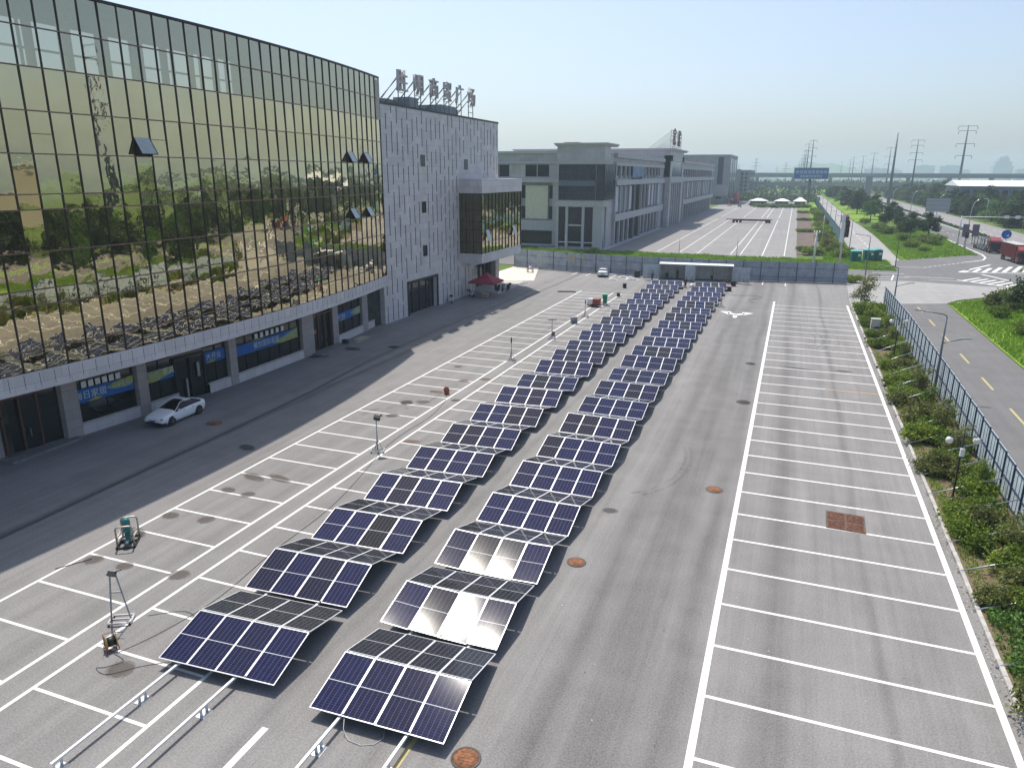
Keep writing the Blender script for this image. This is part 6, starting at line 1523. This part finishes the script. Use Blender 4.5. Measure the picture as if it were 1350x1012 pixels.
# power poles
def pylon(x, y, h, arms, lab, r=.75):
    t = thing('power_pole', lab, 'power pole', (x,y,0), random.uniform(-.1,.1), 'steel power poles fading into the haze')
    b = MB(); b.tube([(0,0,0),(0,0,h)], [r,r*.32], 12); b.build('mast', plain('power_pole_grey', (.14,.16,.19), .5, .4), t)
    for z, w in arms:
        b = MB(); b.bar((-w,0,h*z+.15),(w,0,h*z+.15),.28,.22); b.build('cross_arm', plain('power_pole_grey', (.14,.16,.19), .5), t)
        b = MB()
        for s in (-1,1): b.tube([(s*w,0,h*z+.1),(s*w*1.04,0,h*z-1.6)], .16, 6)
        b.build('insulator', M_GREYM, t)
def mirrored_pole(): pylon(76, 118, 45, ((.985,4.6),(.93,4.2),(.78,4.4),(.64,4.0)), 'power pole across the main road at right, seen in the mirror glass', .95)
mirrored_pole()
A3 = ((.985,4.6),(.93,4.2),(.78,4.4),(.64,4.0))
pylon(85.3,486,45,A3,'tallest nearest power pole with four cross-arms, right of the direction sign',.95)
pylon(84.6,665,45,((.985,4.4),(.9,4.2),(.78,4.2),(.66,4.6)),'second power pole left of the nearest one',.9)
pylon(58.4,557,45,(),'bare tapering mast without cross-arms between the power poles',1.1)
for x, y, lab in ((83,833,'power pole right beside the bare mast'),(84,1017,'power pole left of the bare mast'),(83.4,1167,'slim power pole further left of the bare mast'),(76,1240,'slim hazy power pole in the receding right line'),(82,1420,'faint power pole near the end of the right line'),(80,1650,'very faint power pole at the end of the right line')): pylon(x, y, 45, ((.98,3.6),(.8,4.2),(.64,3.6)), lab, .85)
for x, y, lab in ((8.9,645,'power pole rising above the blue billboard'),(6.5,719,'power pole just left of the one above the billboard'),(6,900,'third power pole left of the billboard mast line'),(5.6,1071,'fourth hazy power pole left of the billboard'),(4,1300,'fifth faint power pole left of the billboard'),(1,1600,'sixth faint power pole left of the billboard')): pylon(x, y, 45, ((.98,2.6),(.86,3.0),(.72,3.0)), lab, .8)
def lattice(x, y, h, lab):
    t = thing('lattice_pylon', lab, 'pylon', (x,y,0), 0, 'far lattice pylons left of the billboard'); b = MB()
    for sx in (-1,1):
        for sy in (-1,1): b.bar((sx*4,sy*4,0),(sx*.6,sy*.6,h),.5)
    for i in range(8):
        z0, z1 = h*i/8, h*(i+1)/8; w0, w1 = 4-3.4*i/8, 4-3.4*(i+1)/8; b.bar((-w0,-w0,z0),(w1,-w1,z1),.3); b.bar((w0,-w0,z0),(-w1,-w1,z1),.3)
    b.build('lattice', M_GREYM, t)
    for z, w in ((.98,4),(.84,8),(.70,10)): c = MB(); c.bar((-w,0,h*z),(w,0,h*z),.7); c.build('cross_arm', M_GREYM, t)
for x, y, h, lab in ((-86,1700,52,'largest lattice pylon above the viaduct, left of the billboard'),(-150,2100,46,'faint lattice pylon at the far left above the viaduct'),(-30,2000,48,'small lattice pylon between the largest one and the billboard'),(-65,2600,46,'faintest small lattice pylon beside the largest one'),(30,2300,50,'faint lattice pylon just right of the blue billboard')): lattice(x, y, h, lab)
# ------------------------------------------------------------------ people at the container
def skin_obj(name, verts, edges, rad, mat, parent, levels=1):
    me = bpy.data.meshes.new(name); me.from_pydata([tuple(v) for v in verts], edges, []); me.update()
    o = link(name, me, parent); sk = o.modifiers.new('skin', 'SKIN')
    for v, r in zip(me.skin_vertices[0].data, rad): v.radius = (r, r); v.use_root = False
    me.skin_vertices[0].data[0].use_root = True; sk.use_smooth_shade = True
    ss = o.modifiers.new('smooth', 'SUBSURF'); ss.levels = levels; ss.render_levels = levels
    dg = bpy.context.evaluated_depsgraph_get(); m2 = bpy.data.meshes.new_from_object(o.evaluated_get(dg)); m2.materials.clear(); m2.materials.append(mat)
    for p in m2.polygons: p.use_smooth = True
    nm = o.name; bpy.data.objects.remove(o); o = link(nm, m2, parent); return o
Mskin = plain('skin_tone', (.36,.22,.15), .55, 0, .05); Mhair = plain('dark_hair', (.012,.010,.009), .6)
def person(x, y, rz, label, top, trousers, hat=None, arms=0, crouch=False, z=0., vest=None):
    t = thing('person', label, 'person', (x,y,z), rz)
    hip = .52 if crouch else .92; lean = .22 if crouch else .03; sh = hip+.50
    V = [(0,0,hip),(0,-lean*.5,hip+.25),(0,-lean,sh),(0,-lean-.01,sh+.10),(0,-lean-.04,sh+.24),(0,-lean-.03,sh+.34)]
    Rr = [.13,.125,.12,.055,.095,.085]; Ed = [(0,1),(1,2),(2,3),(3,4),(4,5)]
    legs = []; armsi = []
    for s in (-1,1):
        b = len(V)
        if crouch: V += [(s*.10,.0,hip-.06),(s*.16,-.36,.50),(s*.15,-.10,.10),(s*.16,-.24,.045)]
        else: V += [(s*.09,0,hip-.06),(s*.11,-.03*s,.50),(s*.12,.02+.05*s,.09),(s*.13,-.13+.05*s,.04)]
        Rr += [.105,.065,.045,.04]; Ed += [(0,b),(b,b+1),(b+1,b+2),(b+2,b+3)]; legs.append(b)
        b = len(V); fwd = -.25 if (arms or crouch) else -.03
        V += [(s*.19,-lean,sh-.03),(s*.25,-lean+.02+fwd*.3,sh-.29),(s*.24,-lean-.06+fwd,sh-.50+(.12 if arms else 0)),(s*.24,-lean-.09+fwd*1.25,sh-.58+(.12 if arms else 0))]
        Rr += [.06,.045,.032,.034]; Ed += [(2,b),(b,b+1),(b+1,b+2),(b+2,b+3)]; armsi.append(b)
        h = b+3; hp = Vector(V[h])
        for k in range(4):
            f0 = len(V); dx = (k-1.5)*.02; ln = (.07,.085,.08,.06)[k]
            V += [tuple(hp+Vector((dx,-.015,-.045))), tuple(hp+Vector((dx,-.03,-.045-ln*.5))), tuple(hp+Vector((dx,-.02,-.045-ln)))]; Rr += [.011,.009,.008]; Ed += [(h,f0),(f0,f0+1),(f0+1,f0+2)]
        f0 = len(V); V += [tuple(hp+Vector((-s*.035,-.03,-.02))), tuple(hp+Vector((-s*.045,-.06,-.05)))]; Rr += [.012,.009]; Ed += [(h,f0),(f0,f0+1)]
    b0 = skin_obj('body', V, Ed, Rr, Mskin, t)
    hd = Vector(V[4]); f = MB()
    for s in (-1,1): f.tube([hd+Vector((s*.032,-.085,.02)),hd+Vector((s*.032,-.096,.02))], .013, 8)
    f.build('eyes', M_BLACK, t)
    f = MB(); f.tube([hd+Vector((0,-.085,.0)),hd+Vector((0,-.115,-.025))], [.012,.018], 8)
    for s in (-1,1): f.tube([hd+Vector((s*.09,0,.02)),hd+Vector((s*.108,.01,-.015))], .02, 8)
    f.build('nose_and_ears', Mskin, t)
    f = MB(); f.bar(hd+Vector((-.03,-.092,-.055)), hd+Vector((.03,-.092,-.055)), .008, .012); f.build('mouth', plain('lip_tone', (.25,.09,.08), .5), t)
    tv = [V[0],V[1],V[2]]; te = [(0,1),(1,2)]; tr_ = [.155,.15,.145]
    for b in armsi:
        k = len(tv); tv += [V[b],V[b+1],V[b+2]]; tr_ += [.078,.064,.05]; te += [(2,k),(k,k+1),(k+1,k+2)]
    skin_obj('jacket', tv, te, tr_, top, t)
    lv = [V[0]]; le = []; lr = [.15]
    for b in legs:
        k = len(lv); lv += [V[b],V[b+1],V[b+2]]; lr += [.125,.088,.066]; le += [(0,k),(k,k+1),(k+1,k+2)]
    skin_obj('trousers', lv, le, lr, trousers, t)
    for b in legs:
        a, c = Vector(V[b+2]), Vector(V[b+3]); s_ = MB(); s_.tube([a+Vector((0,.04,-.03)),(a+c)/2,c+Vector((0,-.05,0))],[.055,.06,.04],8); s_.build('shoe', M_BLACK, t)
    hv = MB(); hv.lathe(hd.x, hd.y+.015, [(.108,hd.z+.0),(.115,hd.z+.06),(.10,hd.z+.12),(.05,hd.z+.155),(0,hd.z+.16)], 16); hv.build('cap' if hat else 'hair', hat or Mhair, t)
    if vest:
        skin_obj('vest', [V[0],V[1],V[2]], [(0,1),(1,2)], [.165,.165,.165], vest, t)
    return t
Mnavy = plain('navy_cloth', (.02,.03,.07), .8); Mblk = plain('black_cloth', (.015,.015,.018), .85); Mblue = plain('work_blue_cloth', (.03,.08,.20), .8); Mgry = plain('grey_cloth', (.10,.10,.11), .85); Mvest = plain('hi_vis_yellow', (.50,.50,.04), .7)
person(-15.6, 122.6, R(150), 'person in dark clothes standing between the far ends of the two arrays', Mnavy, Mblk)
person(-22.3, 129.3, R(70), 'person in blue work clothes at the left container doors', Mblue, Mnavy)
person(-12.3, 131.8, R(10), 'person in a yellow vest standing inside the right half of the container', Mgry, Mblk, None, 1, False, .15, Mvest)
person(-18.3, 132.0, R(-30), 'person in dark clothes standing inside the left half of the container', Mblk, Mblk, None, 0, False, .15)
person(-9.4, 128.6, R(-60), 'person crouching in a yellow vest at the right end of the container', Mblk, Mblk, None, 0, True, 0., Mvest)
person(-20.2, 131.9, R(20), 'person crouching low on the container floor at left', Mblk, Mnavy, None, 0, True, .15)
tag(MB().lathe(0,0,[(0,0),(.4,.0),(.45,.35),(.2,.62),(0,.66)],14).build('bag', M_WHITEP, None, (-14.6,123.2,0)), 'white sack on the ground beside the standing person between the arrays', 'bag')
